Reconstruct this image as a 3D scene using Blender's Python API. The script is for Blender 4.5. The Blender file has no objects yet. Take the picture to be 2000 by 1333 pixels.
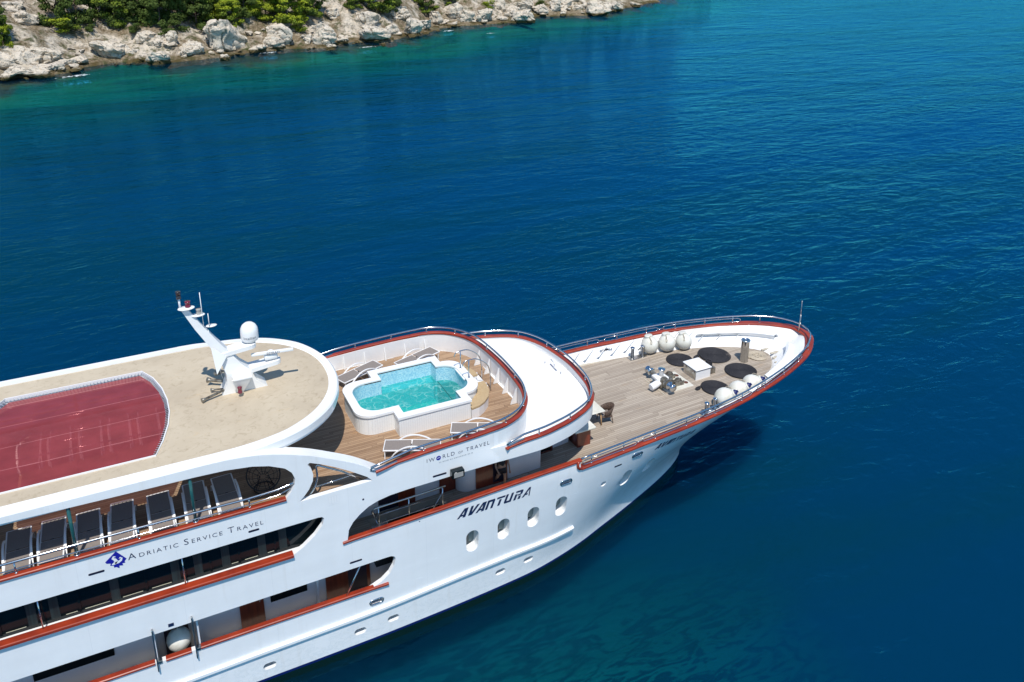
import bpy, bmesh, math, random
import numpy as np
from mathutils import Vector, Matrix
from mathutils.geometry import delaunay_2d_cdt
import mathutils.noise as mn
C = bpy.context.scene.collection
R = math.radians
# ------------------------------------------------------------ camera, light, exposure
cd = bpy.data.cameras.new('camera'); cam = bpy.data.objects.new('camera', cd); C.objects.link(cam)
cd.sensor_width = 36; cd.lens = 29.05; cd.shift_y = -0.1268; cd.clip_end = 9000
cam.location = (0, -26.5, 23.1); cam.rotation_euler = (R(90-18.275), 0, R(-26.352))
bpy.context.scene.camera = cam
w = bpy.data.worlds.new('World'); bpy.context.scene.world = w; w.use_nodes = True
wn = w.node_tree.nodes; sky = wn.new('ShaderNodeTexSky'); sky.sky_type = 'NISHITA'; sky.sun_disc = False
SUND = Vector((.17, .50, -1)).normalized()            # the way the light travels
sky.sun_elevation = math.asin(-SUND.z); sky.sun_rotation = math.atan2(-SUND.x, -SUND.y)
sky.air_density = 1.0; sky.dust_density = .15; sky.ozone_density = 2.0
tint = wn.new('ShaderNodeMix'); tint.data_type = 'RGBA'; tint.blend_type = 'MULTIPLY'; tint.inputs[0].default_value = 1; tint.inputs[7].default_value = (.86, 1.0, 1.03, 1); hsv = wn.new('ShaderNodeHueSaturation'); hsv.inputs['Saturation'].default_value = 1.12
w.node_tree.links.new(sky.outputs[0], hsv.inputs['Color']); w.node_tree.links.new(hsv.outputs[0], tint.inputs[6]); w.node_tree.links.new(tint.outputs[2], wn['Background'].inputs[0]); wn['Background'].inputs[1].default_value = .118
sl = bpy.data.lights.new('sun', 'SUN'); sun = bpy.data.objects.new('sun', sl); C.objects.link(sun)
sl.energy = 4.0; sl.angle = R(.53); sl.color = (1, .95, .88)
sun.rotation_euler = SUND.to_track_quat('-Z', 'Y').to_euler()
vs = bpy.context.scene.view_settings; vs.view_transform = 'Standard'; vs.look = 'None'; vs.exposure = 0.18; vs.gamma = 1
bpy.context.scene.cycles.max_bounces = 8
# ------------------------------------------------------------ materials
def mat(name, col, rough=.5, metal=0, spec=.5, coat=0, **kw):
    m = bpy.data.materials.new(name); m.use_nodes = True
    b = m.node_tree.nodes['Principled BSDF']
    b.inputs['Base Color'].default_value = (*col, 1); b.inputs['Roughness'].default_value = rough
    b.inputs['Metallic'].default_value = metal; b.inputs['Specular IOR Level'].default_value = spec
    b.inputs['Coat Weight'].default_value = coat
    for k, v in kw.items(): b.inputs[k.replace('_', ' ')].default_value = v
    return m
class NT:
    def __init__(s, m): s.t = m.node_tree; s.b = s.t.nodes['Principled BSDF']
    def n(s, ty, **kw):
        x = s.t.nodes.new(ty)
        for k, v in kw.items():
            if k.startswith('i_'): x.inputs[k[2:].replace('_', ' ')].default_value = v
            else: setattr(x, k, v)
        return x
    def l(s, a, b): s.t.links.new(a, b)
    def math(s, op, a, b=None, c=None):
        x = s.t.nodes.new('ShaderNodeMath'); x.operation = op
        for i, v in enumerate((a, b, c)):
            if v is None: continue
            if isinstance(v, (int, float)): x.inputs[i].default_value = v
            else: s.l(v, x.inputs[i])
        return x.outputs[0]
    def pos(s): return s.t.nodes.new('ShaderNodeNewGeometry').outputs['Position']
    def coord(s): return s.t.nodes.new('ShaderNodeTexCoord').outputs['Object']
    def mapn(s, v, scale=(1,1,1), rot=(0,0,0), loc=(0,0,0)):
        x = s.t.nodes.new('ShaderNodeMapping'); s.l(v, x.inputs[0])
        x.inputs['Scale'].default_value = scale; x.inputs['Rotation'].default_value = rot; x.inputs['Location'].default_value = loc
        return x.outputs[0]
    def noise(s, v, scale, detail=4, rough=.55, dist=0):
        x = s.n('ShaderNodeTexNoise'); s.l(v, x.inputs['Vector'])
        x.inputs['Scale'].default_value = scale; x.inputs['Detail'].default_value = detail; x.inputs['Roughness'].default_value = rough; x.inputs['Distortion'].default_value = dist
        return x.outputs['Fac']
    def ramp(s, f, stops, interp='LINEAR'):
        x = s.n('ShaderNodeValToRGB'); s.l(f, x.inputs[0]); e = x.color_ramp; e.interpolation = interp
        while len(e.elements) < len(stops): e.elements.new(.5)
        for el, (p, c) in zip(e.elements, stops):
            el.position = p; el.color = (*c, 1) if not isinstance(c, (int, float)) else (c, c, c, 1)
        return x.outputs[0]
    def mix(s, f, a, b, mode='MIX'):
        x = s.n('ShaderNodeMix', data_type='RGBA', blend_type=mode)
        for i, v in ((0, f), (6, a), (7, b)):
            if isinstance(v, (int, float)): x.inputs[i].default_value = v
            elif isinstance(v, tuple): x.inputs[i].default_value = (*v, 1)
            else: s.l(v, x.inputs[i])
        return x.outputs[2]
    def bump(s, h, strength, dist, nrm=None):
        x = s.n('ShaderNodeBump'); s.l(h, x.inputs['Height']); x.inputs['Strength'].default_value = strength; x.inputs['Distance'].default_value = dist
        if nrm is not None: s.l(nrm, x.inputs['Normal'])
        return x.outputs[0]

def m_white(name, base=(.82, .83, .84), dirt=.06, rough=.28):
    m = mat(name, base, rough, coat=.25); t = NT(m); p = t.pos()
    a = t.noise(t.mapn(p, (.35, .35, 1.6)), 1.3, 6); b = t.noise(t.mapn(p, (1.6, 1.6, .5)), 1.0, 5)
    f = t.math('MULTIPLY', a, b)
    t.l(t.ramp(f, [(.12, tuple(c*(1-dirt*1.6) for c in base)), (.34, base)]), t.b.inputs['Base Color'])
    t.l(t.ramp(a, [(.3, rough*.8), (.7, rough*1.4)]), t.b.inputs['Roughness'])
    t.l(t.bump(t.noise(p, .9, 2), .25, .03), t.b.inputs['Normal'])
    return m
def m_hull():
    base = (.83, .835, .835)
    m = m_white('hull_paint', base, .035, .2); t = NT(m); p = t.pos()
    col = t.b.inputs['Base Color'].links[0].from_socket
    z = t.n('ShaderNodeSeparateXYZ'); t.l(p, z.inputs[0]); z = z.outputs[2]
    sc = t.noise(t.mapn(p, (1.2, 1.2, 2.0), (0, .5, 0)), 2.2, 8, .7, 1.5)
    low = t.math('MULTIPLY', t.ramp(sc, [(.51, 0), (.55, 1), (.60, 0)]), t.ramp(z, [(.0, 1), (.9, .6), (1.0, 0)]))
    col = t.mix(t.math('MULTIPLY', low, .32), col, (.44, .52, .54))  # scuffs, and rippled light off the water painted into the colour
    sx = t.n('ShaderNodeSeparateXYZ'); t.l(p, sx.inputs[0]); fr = t.math('FRACT', t.math('DIVIDE', sx.outputs[0], 2.6)); seam = t.math('LESS_THAN', fr, .004)
    col = t.mix(t.math('MULTIPLY', seam, .18), col, (.4, .42, .44))
    rs = t.noise(t.mapn(p, (2.2, 2.2, .12)), 1.4, 5, .6); col = t.mix(t.math('MULTIPLY', t.ramp(rs, [(.60, 0), (.72, 1)]), .16), col, (.55, .50, .42))
    zz = t.math('ADD', z, t.math('MULTIPLY', t.noise(p, 1.5, 3), .05))
    z1 = t.math('ADD', z, 1.0); col = t.mix(t.ramp(z1, [(.945, 1), (.95, 0)]), col, (.004, .012, .10)); col = t.mix(t.ramp(z1, [(.84, 1), (.85, 0)]), col, (.003, .013, .011))
    t.l(col, t.b.inputs['Base Color']); return m
def m_teak(name, c1, c2, seam, w=.11):
    m = mat(name, c1, .6, spec=.3); t = NT(m); p = t.pos()
    s = t.n('ShaderNodeSeparateXYZ'); t.l(p, s.inputs[0]); x, y = s.outputs[0], s.outputs[1]
    yy = t.math('DIVIDE', y, w); row = t.math('FLOOR', yy); fr = t.math('FRACT', yy)
    wn_ = t.n('ShaderNodeTexWhiteNoise', noise_dimensions='1D'); t.l(row, wn_.inputs['W'])
    xo = t.math('DIVIDE', t.math('ADD', x, t.math('MULTIPLY', wn_.outputs['Value'], 3.0)), 2.4)
    pl = t.n('ShaderNodeTexWhiteNoise', noise_dimensions='2D'); cv = t.n('ShaderNodeCombineXYZ'); t.l(row, cv.inputs[0]); t.l(t.math('FLOOR', xo), cv.inputs[1]); t.l(cv.outputs[0], pl.inputs['Vector'])
    g = t.noise(t.mapn(p, (1.2, 14, 1)), 2.0, 6, .65)
    big = t.noise(t.mapn(p, (.5, 1.0, 1)), .8, 5, .6)
    f = t.math('ADD', t.math('MULTIPLY', pl.outputs['Value'], .45), t.math('ADD', t.math('MULTIPLY', g, .35), t.math('MULTIPLY', big, .45)))
    col = t.ramp(f, [(.3, c2), (.85, c1)])
    warm = t.noise(t.mapn(p, (.7, 3.5, 1)), 1.1, 4)
    col = t.mix(t.ramp(warm, [(.6, 0), (.75, .45)]), col, (c1[0]*.85, c1[1]*.66, c1[2]*.46))
    sm = t.math('LESS_THAN', fr, .13)
    e = t.math('LESS_THAN', t.math('FRACT', xo), .006)
    col = t.mix(t.math('MULTIPLY', t.math('MAXIMUM', sm, e), .75), col, seam)
    t.l(col, t.b.inputs['Base Color']); t.l(t.bump(t.math('SUBTRACT', 1, sm), .3, .004), t.b.inputs['Normal'])
    return m
def m_wood(name, c1, c2, sc=(2, 14, 14), coat=.6, rough=.3):
    m = mat(name, c1, rough, coat=coat); t = NT(m); p = t.pos()
    n = t.noise(t.mapn(p, sc), 1.0, 6, .6, .4)
    t.l(t.ramp(n, [(.3, c2), (.7, c1)]), t.b.inputs['Base Color']); t.b.inputs['Coat Roughness'].default_value = .12
    return m
def m_noisy(name, c1, c2, scale, rough=.6, bump=0, bd=.01, metal=0, detail=5, lo=.35, hi=.65, coat=0):
    m = mat(name, c1, rough, metal, coat=coat); t = NT(m); p = t.coord()
    n = t.noise(p, scale, detail)
    t.l(t.ramp(n, [(lo, c2), (hi, c1)]), t.b.inputs['Base Color'])
    if bump: t.l(t.bump(n, bump, bd), t.b.inputs['Normal'])
    return m
M = {}
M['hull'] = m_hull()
M['white'] = m_white('white_gelcoat', (.83, .83, .82), .05, .3)
M['inner'] = m_white('white_wall_paint', (.72, .75, .78), .05, .4)
M['cap'] = m_wood('varnished_mahogany', (.37, .042, .011), (.17, .016, .008), (1.2, 1.2, 9), .15, .42)
M['door'] = m_wood('door_mahogany', (.22, .035, .014), (.10, .014, .008), (12, 12, 1.2))
M['teak'] = m_teak('weathered_teak', (.45, .385, .31), (.29, .24, .19), (.10, .08, .065))
M['teak_warm'] = m_teak('warm_teak', (.40, .27, .17), (.24, .15, .09), (.10, .06, .035), .10)
M['margin'] = m_noisy('deck_margin_paint', (.55, .50, .40), (.44, .40, .32), 2.5, .7)
def m_roof():
    m = mat('roof_deck_paint', (.6, .5, .36), .75); t = NT(m); p = t.pos()
    a = t.noise(p, .55, 8, .62, .6); b = t.noise(p, 4.5, 8, .7, .8); c = t.noise(t.mapn(p, (1, 3, 1), (0, 0, .5)), 1.6, 9, .72, 1.2)
    col = t.ramp(a, [(.3, (.44, .365, .265)), (.5, (.50, .42, .305)), (.72, (.55, .47, .35))])
    col = t.mix(t.ramp(b, [(.33, .6), (.47, 0)]), col, (.33, .26, .17))
    col = t.mix(t.ramp(c, [(.60, 0), (.72, .45)]), col, (.55, .37, .17))
    col = t.mix(t.ramp(c, [(.27, .6), (.36, 0)]), col, (.40, .35, .28))
    t.l(col, t.b.inputs['Base Color']); t.l(t.bump(b, .25, .01), t.b.inputs['Normal']); return m
M['roof'] = m_roof()
M['steel'] = mat('polished_steel', (.62, .64, .66), .14, 1)
M['steel_dull'] = m_noisy('brushed_steel', (.55, .55, .54), (.40, .39, .37), 9, .3, metal=1)
M['green_post'] = mat('dark_green_post', (.016, .085, .085), .25, coat=.5)
M['glass_dark'] = mat('dark_window_glass', (.004, .008, .010), .06, spec=.35)
M['port_glass'] = mat('porthole_glass', (.035, .055, .06), .06, spec=.5)
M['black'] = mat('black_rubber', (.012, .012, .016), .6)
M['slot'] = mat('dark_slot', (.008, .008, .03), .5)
M['navy'] = mat('navy_lettering', (.008, .02, .07), .4)
M['blue'] = mat('blue_emblem', (.012, .012, .30), .4)
M['grey_letter'] = mat('pale_grey_lettering', (.45, .48, .5), .5)
M['red_lamp'] = mat('red_lamp_lens', (.16, .004, .02), .1, coat=1)
M['dark_lamp'] = mat('dark_lamp_lens', (.02, .012, .014), .1, coat=1)
M['clear_lamp'] = mat('clear_lamp_lens', (.35, .33, .30), .08, coat=1)
M['frame_white'] = mat('white_enamel_frame', (.80, .80, .80), .35)
M['sling'] = m_noisy('taupe_sling_mesh', (.255, .222, .20), (.20, .172, .155), 60, .8)
M['cream'] = m_noisy('cream_cushion', (.47, .35, .20), (.42, .30, .165), 14, .85, .15, .004)
M['fender'] = m_noisy('white_vinyl', (.74, .73, .67), (.60, .58, .49), 2.2, .35)
M['fender_eye'] = mat('blue_vinyl', (.012, .02, .11), .4)
M['rope'] = m_noisy('black_rope', (.030, .030, .036), (.012, .012, .016), 30, .85, .3, .006)
M['pale_rope'] = m_noisy('pale_rope', (.52, .46, .36), (.40, .34, .26), 25, .9, .4, .01)
M['wicker'] = m_noisy('brown_wicker', (.13, .085, .062), (.045, .03, .024), 26, .7, .5, .01, lo=.42, hi=.58)
M['galv'] = m_noisy('grimy_metal', (.36, .34, .29), (.14, .12, .10), 8, .45, metal=.7)
M['tarp'] = None
def m_tarp():
    m = bpy.data.materials.new('red_mesh_awning'); m.use_nodes = True; nt = m.node_tree; nt.nodes.remove(nt.nodes['Principled BSDF'])
    o = nt.nodes['Material Output']
    tr = nt.nodes.new('ShaderNodeBsdfTransparent'); tr.inputs[0].default_value = (.76, .50, .50, 1)
    pr = nt.nodes.new('ShaderNodeBsdfPrincipled'); pr.inputs['Base Color'].default_value = (.31, .050, .060, 1); pr.inputs['Roughness'].default_value = .75; pr.inputs['Specular IOR Level'].default_value = .25
    g = nt.nodes.new('ShaderNodeNewGeometry'); n = nt.nodes.new('ShaderNodeTexNoise'); n.inputs['Scale'].default_value = .7; n.inputs['Detail'].default_value = 3
    nt.links.new(g.outputs['Position'], n.inputs['Vector'])
    mr = nt.nodes.new('ShaderNodeMapRange'); mr.inputs[3].default_value = .66; mr.inputs[4].default_value = .72; nt.links.new(n.outputs['Fac'], mr.inputs[0])
    bp = nt.nodes.new('ShaderNodeBump'); bp.inputs['Strength'].default_value = .15; bp.inputs['Distance'].default_value = .08; nt.links.new(n.outputs['Fac'], bp.inputs['Height']); nt.links.new(bp.outputs[0], pr.inputs['Normal'])
    mx = nt.nodes.new('ShaderNodeMixShader'); nt.links.new(mr.outputs[0], mx.inputs[0]); nt.links.new(tr.outputs[0], mx.inputs[1]); nt.links.new(pr.outputs[0], mx.inputs[2])
    sp = nt.nodes.new('ShaderNodeSeparateXYZ'); nt.links.new(g.outputs['Position'], sp.inputs[0])
    q = nt.nodes.new('ShaderNodeMath'); q.operation = 'MULTIPLY_ADD'; q.inputs[1].default_value = .78; q.inputs[2].default_value = .31; nt.links.new(sp.outputs[1], q.inputs[0])
    q2 = nt.nodes.new('ShaderNodeMath'); q2.operation = 'FRACT'; nt.links.new(q.outputs[0], q2.inputs[0]); q3 = nt.nodes.new('ShaderNodeMath'); q3.operation = 'LESS_THAN'; q3.inputs[1].default_value = .022; nt.links.new(q2.outputs[0], q3.inputs[0])
    cm = nt.nodes.new('ShaderNodeMix'); cm.data_type = 'RGBA'; cm.inputs[6].default_value = (.31, .050, .060, 1); cm.inputs[7].default_value = (.52, .16, .17, 1); nt.links.new(q3.outputs[0], cm.inputs[0])
    n9 = nt.nodes.new('ShaderNodeTexNoise'); n9.inputs['Scale'].default_value = 1.6; n9.inputs['Detail'].default_value = 6; nt.links.new(g.outputs['Position'], n9.inputs['Vector'])
    cm2 = nt.nodes.new('ShaderNodeMix'); cm2.data_type = 'RGBA'; cm2.blend_type = 'MULTIPLY'; cm2.inputs[0].default_value = .5; nt.links.new(cm.outputs[2], cm2.inputs[6]); nt.links.new(n9.outputs['Fac'], cm2.inputs[7])
    sc = nt.nodes.new('ShaderNodeMix'); sc.data_type = 'RGBA'; sc.blend_type = 'MULTIPLY'; sc.inputs[0].default_value = 1; sc.inputs[7].default_value = (1.3, 1.3, 1.3, 1); nt.links.new(cm2.outputs[2], sc.inputs[6]); nt.links.new(sc.outputs[2], pr.inputs['Base Color'])
    nt.links.new(mx.outputs[0], o.inputs[0]); return m
M['tarp'] = m_tarp()
# ------------------------------------------------------------ mesh helpers
def link(name, bm_or_me, m=None, parent=None, smooth=False, angle=None):
    if isinstance(bm_or_me, bmesh.types.BMesh):
        me = bpy.data.meshes.new(name); bm_or_me.normal_update(); bm_or_me.to_mesh(me); bm_or_me.free()
    else: me = bm_or_me
    if m is not None and not me.materials:
        for q in (m if isinstance(m, (list, tuple)) else [m]): me.materials.append(q)
    if smooth:
        for p in me.polygons: p.use_smooth = True
        if angle: me.set_sharp_from_angle(angle=R(angle))
    o = bpy.data.objects.new(name, me); C.objects.link(o)
    if parent is not None: setparent(o, parent)
    return o
def base_of(o):
    v = Vector((0, 0, 0))
    while o is not None: v = v + o.location; o = o.parent
    return v
def setparent(o, p, local=False):
    o.parent = p
    if not local: o.location = o.location - base_of(p)
def empty(name, loc, label, cat, group=None, rz=0):
    o = bpy.data.objects.new(name, None); C.objects.link(o); o.location = loc; o.rotation_euler = (0, 0, rz); o.empty_display_size = .2
    return tag(o, label, cat, group)
def tag(o, label, cat, group=None):
    o['label'] = label; o['category'] = cat
    if group: o['group'] = group
    return o
def copy_tree(o, parent=None):
    c = o.copy(); C.objects.link(c); c.parent = parent
    for ch in list(o.children): copy_tree(ch, c)
    return c
def box(bm, x0, x1, y0, y1, z0, z1):
    v = [bm.verts.new((x, y, z)) for x in (x0, x1) for y in (y0, y1) for z in (z0, z1)]
    for f in ((0, 1, 3, 2), (4, 6, 7, 5), (0, 4, 5, 1), (2, 3, 7, 6), (0, 2, 6, 4), (1, 5, 7, 3)): bm.faces.new([v[i] for i in f])
    return bm
def bbox(bm, *a, bev=.01, seg=2):
    b = bmesh.new(); box(b, *a); bmesh.ops.recalc_face_normals(b, faces=b.faces)
    bmesh.ops.bevel(b, geom=b.edges[:], offset=bev, segments=seg, affect='EDGES', profile=.5)
    return join(bm, b)
def join(bm, b, mtx=None):
    if mtx is not None: b.transform(mtx)
    me = bpy.data.meshes.new('t'); b.to_mesh(me); b.free(); bm.from_mesh(me); bpy.data.meshes.remove(me); return bm
def B(): return bmesh.new()
def Bx(*a, bev=.01): return bbox(B(), *a, bev=bev)
def tube(bm, pts, r, n=8, closed=False, cap=True):
    pts = [Vector(p) for p in pts]; N = len(pts); rings = []
    rr = r if isinstance(r, (list, tuple)) else [r]*N
    prev = None
    for i, p in enumerate(pts):
        a = pts[i-1] if (i or closed) else p; b = pts[(i+1) % N] if (i < N-1 or closed) else p
        t = (b-a).normalized()
        if prev is None:
            u = t.orthogonal().normalized()
            if abs(t.z) < .9: u = Vector((0, 0, 1)).cross(t).normalized()
        else: u = (prev - t*prev.dot(t)).normalized()
        prev = u; v = t.cross(u)
        rings.append([bm.verts.new(p + (u*math.cos(2*math.pi*k/n)+v*math.sin(2*math.pi*k/n))*rr[i]) for k in range(n)])
    for i in range(N if closed else N-1):
        a, b = rings[i], rings[(i+1) % N]
        for k in range(n):
            f = bm.faces.new((a[k], a[(k+1) % n], b[(k+1) % n], b[k])); f.smooth = True
    if cap and not closed:
        bm.faces.new(rings[0][::-1]); bm.faces.new(rings[-1])
    return bm
def lathe(bm, prof, n=24, loc=(0, 0, 0), mtx=None):
    b = bmesh.new(); rings = []
    for r, z in prof:
        rings.append([b.verts.new((r*math.cos(2*math.pi*k/n), r*math.sin(2*math.pi*k/n), z)) for k in range(n)] if r > 1e-5 else [b.verts.new((0, 0, z))])
    for a, c in zip(rings, rings[1:]):
        for k in range(n):
            k2 = (k+1) % n
            if len(a) == 1 and len(c) == 1: continue
            if len(a) == 1: f = b.faces.new((a[0], c[k], c[k2]))
            elif len(c) == 1: f = b.faces.new((a[k], a[k2], c[0]))
            else: f = b.faces.new((a[k], a[k2], c[k2], c[k]))
            f.smooth = True
    bmesh.ops.recalc_face_normals(b, faces=b.faces)
    m = Matrix.Translation(loc)
    if mtx is not None: m = m @ mtx
    return join(bm, b, m)
def sweep(bm, pts, prof, closed=False, ws=None):
    """prof: list of (n, z): n along the horizontal left normal of the path"""
    pts = [Vector(p) for p in pts]; N = len(pts); rings = []
    for i, p in enumerate(pts):
        a = pts[i-1] if (i or closed) else p; b = pts[(i+1) % N] if (i < N-1 or closed) else p
        t = b-a; t.z = 0; t.normalize(); nn = Vector((-t.y, t.x, 0))
        rings.append([bm.verts.new(p + nn*q[0]*(ws[i] if ws else 1) + Vector((0, 0, q[1]))) for q in prof])
    K = len(prof)
    for i in range(N if closed else N-1):
        a, b = rings[i], rings[(i+1) % N]
        for k in range(K): bm.faces.new((a[k], b[k], b[(k+1) % K], a[(k+1) % K]))
    if not closed: bm.faces.new(rings[0]); bm.faces.new(rings[-1][::-1])
    bmesh.ops.recalc_face_normals(bm, faces=bm.faces)
    return bm
def inpoly(x, y, P):
    c = False; j = len(P)-1
    for i in range(len(P)):
        if (P[i][1] > y) != (P[j][1] > y) and x < (P[j][0]-P[i][0])*(y-P[i][1])/(P[j][1]-P[i][1])+P[i][0]: c = not c
        j = i
    return c
def resample(P, d):
    out = []
    for i in range(len(P)):
        a, b = P[i], P[(i+1) % len(P)]; L = math.hypot(b[0]-a[0], b[1]-a[1]); n = max(1, int(L/d))
        for k in range(n): out.append((a[0]+(b[0]-a[0])*k/n, a[1]+(b[1]-a[1])*k/n))
    return out
def tri2d(outline, holes, d=None, pts=()):
    vs_, es = [], []
    def ring(P):
        s = len(vs_)
        for p in P: vs_.append(Vector(p))
        es.extend((s+i, s+(i+1) % len(P)) for i in range(len(P)))
    ring(outline)
    for h in holes: ring(h)
    rs = [outline]+list(holes)
    for p in pts:
        if inpoly(*p, outline) and not any(inpoly(*p, h) for h in holes): vs_.append(Vector(p))
    v, e, f, *_ = delaunay_2d_cdt(vs_, es, [], 0, 1e-5)
    F = []
    for t in f:
        cx = sum(v[i][0] for i in t)/3; cy = sum(v[i][1] for i in t)/3
        if inpoly(cx, cy, outline) and not any(inpoly(cx, cy, h) for h in holes): F.append(t)
    return [tuple(q) for q in v], F
def slab(outline, holes, z0, z1, zf=None):
    """closed horizontal slab; zf(x,y) adds to both"""
    v, F = tri2d(outline, holes); bm = bmesh.new(); zf = zf or (lambda x, y: 0)
    top = [bm.verts.new((x, y, z1+zf(x, y))) for x, y in v]; bot = [bm.verts.new((x, y, z0+zf(x, y))) for x, y in v]
    cnt = {}
    for t in F:
        a = v[t[0]]; b = v[t[1]]; c = v[t[2]]
        if (b[0]-a[0])*(c[1]-a[1])-(b[1]-a[1])*(c[0]-a[0]) < 0: t = t[::-1]
        bm.faces.new([top[i] for i in t]); bm.faces.new([bot[i] for i in reversed(t)])
        for i in range(3):
            k = (t[i], t[(i+1) % 3]); cnt[k] = 1
    for (a, b) in cnt:
        if (b, a) not in cnt: bm.faces.new((top[b], top[a], bot[a], bot[b]))
    return bm
def mirror_poly(half):          # half: (x,b) going forward to b=0 -> closed outline
    a = [(x, -b) for x, b in half]; c = [(x, b) for x, b in reversed(half) if b > 1e-6]
    return a + c
def smooth_half(xs, bs, n=60):
    """densify a half curve by Catmull-Rom"""
    P = [Vector((x, b, 0)) for x, b in zip(xs, bs)]; P = [2*P[0]-P[1]]+P+[Vector((P[-2].x, -P[-2].y, 0))]
    out = []
    for i in range(1, len(P)-2):
        k = max(2, int((P[i+1]-P[i]).length/.18))
        for j in range(k):
            t = j/k; p0, p1, p2, p3 = P[i-1], P[i], P[i+1], P[i+2]
            q = .5*((2*p1)+(p2-p0)*t+(2*p0-5*p1+4*p2-p3)*t*t+(3*p1-p0-3*p2+p3)*t**3)
            out.append((q.x, q.y))
    out.append((xs[-1], bs[-1])); return out
def text_mesh(s, size, space=1.0):
    cu = bpy.data.curves.new('t', 'FONT'); cu.body = s; cu.size = size; cu.offset = -.006*size; cu.space_character = space; cu.resolution_u = 3
    o = bpy.data.objects.new('t', cu); C.objects.link(o); dg = bpy.context.evaluated_depsgraph_get(); dg.update()
    me = bpy.data.meshes.new_from_object(o.evaluated_get(dg)); bpy.data.objects.remove(o); bpy.data.curves.remove(cu)
    return me
def catmull(pts, k=6, closed=False):
    P = [Vector(p) for p in pts]; N = len(P); out = []
    for i in range(N if closed else N-1):
        p1, p2 = P[i], P[(i+1) % N]
        p0 = P[i-1] if (i or closed) else 2*p1-p2; p3 = P[(i+2) % N] if (i < N-2 or closed) else 2*p2-p1
        for j in range(k):
            t = j/k; out.append(.5*((2*p1)+(p2-p0)*t+(2*p0-5*p1+4*p2-p3)*t*t+(3*p1-p0-3*p2+p3)*t**3))
    if not closed: out.append(P[-1])
    return out
# ------------------------------------------------------------ the yacht
DX=[-12,0,10,12,14.4,16,17.5,19,20.6,22.2,23.7,25.2,26.3,27.3,28,28.5,28.9,29.1]
DB=[4.08,4.1,4.1,4.1,4.08,4.02,3.96,3.87,3.72,3.52,3.22,2.8,2.4,1.95,1.5,1.05,.55,0]
WX=[-12,0,3,6,7.7,9.5,10.8,12.1,13.5,14.7,15.9,17.5,20.4,21.4,21.9]
WB=[4.05,4.07,4.06,4.03,3.97,3.88,3.79,3.67,3.40,3.07,2.65,2.08,.90,.36,0]
ZX=[-12,13.93,14.4,16,17.5,19,20.6,22.2,23.7,25.2,27,29.1]
ZC=[4.25,4.25,4.27,4.34,4.41,4.46,4.5,4.57,4.64,4.7,4.76,4.8]
def pchip(X, Y):
    X = np.array(X, float); Y = np.array(Y, float); h = np.diff(X); d = np.diff(Y)/h; m = np.zeros(len(X))
    for i in range(1, len(X)-1):
        if d[i-1]*d[i] > 0: w1 = 2*h[i]+h[i-1]; w2 = h[i]+2*h[i-1]; m[i] = (w1+w2)/(w1/d[i-1]+w2/d[i])
    m[0] = d[0]; m[-1] = d[-1]
    def f(x):
        x = min(max(x, X[0]), X[-1]); i = min(max(int(np.searchsorted(X, x))-1, 0), len(h)-1); t = (x-X[i])/h[i]
        return float(Y[i]*(2*t**3-3*t*t+1)+h[i]*m[i]*(t**3-2*t*t+t)+Y[i+1]*(-2*t**3+3*t*t)+h[i]*m[i+1]*(t**3-t*t))
    return f
fD, fW, fZ = pchip(DX, DB), pchip(WX, WB), pchip(ZX, ZC)
def hpt(s, z):
    t = min(max((s-6)/23.1, 0), 1); xw = s if s < 6 else 6+15.9*t
    k = min(max(z/fZ(s) if s > 12 else z/4.4, 0), 1); p = 1+min(max((s-6)/16, 0), 1)*.6; g = k**p
    bw, bd = fW(xw), fD(s)
    return xw+(s-xw)*g, max(0, bw+(bd-bw)*g)
SDX=[-12,0,6,7.8,9.4,10.3,10.95,11.35,11.65,12.13,12.43,12.6,12.66,12.68]
SDB=[4.1,4.1,4.1,4.1,4.08,4.03,3.95,3.82,3.62,3.1,2.5,1.7,.8,0]
WDX=[9.5,11,12.2,12.9,13.65,14.5,14.97,15.3,15.57,15.72,15.79]
WDB=[4.08,4.12,4.1,4.0,3.80,3.43,3.08,2.6,1.92,1.0,0]
fSD = pchip(SDX, SDB)
def side(s, z):
    if z <= 4.42 or s > 13: return hpt(s, z)
    x, b = hpt(s, 4.42); k = min(1, (z-4.42)/1.2); q = min(max((z-6.0)/.3, 0), 1); up = 4.1+(fSD(x)-4.1)*q
    return x, b+k*(up-b)
def onside(s, z, out=0.0, sg=-1):
    e = .02; x, b = side(s, z); x1, b1 = side(s+e, z); x0, b0 = side(s, z+e)
    n = Vector((x1-x, -(b1-b), 0)).cross(Vector((x0-x, -(b0-b), e))).normalized()
    if n.y > 0: n = -n
    q = Vector((x, -b, z)) + n*out
    return Vector((q.x, q.y*-sg, q.z))
def s_of(x, z):
    s = x
    for _ in range(14): s += x-side(s, z)[0]
    return s
def onx(x, z, out=0.0, sg=-1): return onside(s_of(x, z), z, out, sg)
def side_at(x, z):               # half breadth of the hull at true x
    s = x
    for _ in range(12): s += x-hpt(s, z)[0]
    return hpt(s, z)[1]
zdeck = lambda x: 3.93+.0325*(x-21)

Y = empty('cruise_yacht', (9, 0, 0), 'long white cruise yacht with mahogany red cap rails, plunge pool and teak foredeck', 'yacht')
def part(name, bm, m, parent=Y, smooth=False, angle=None): return link(name, bm, m, parent, smooth, angle)

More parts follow.
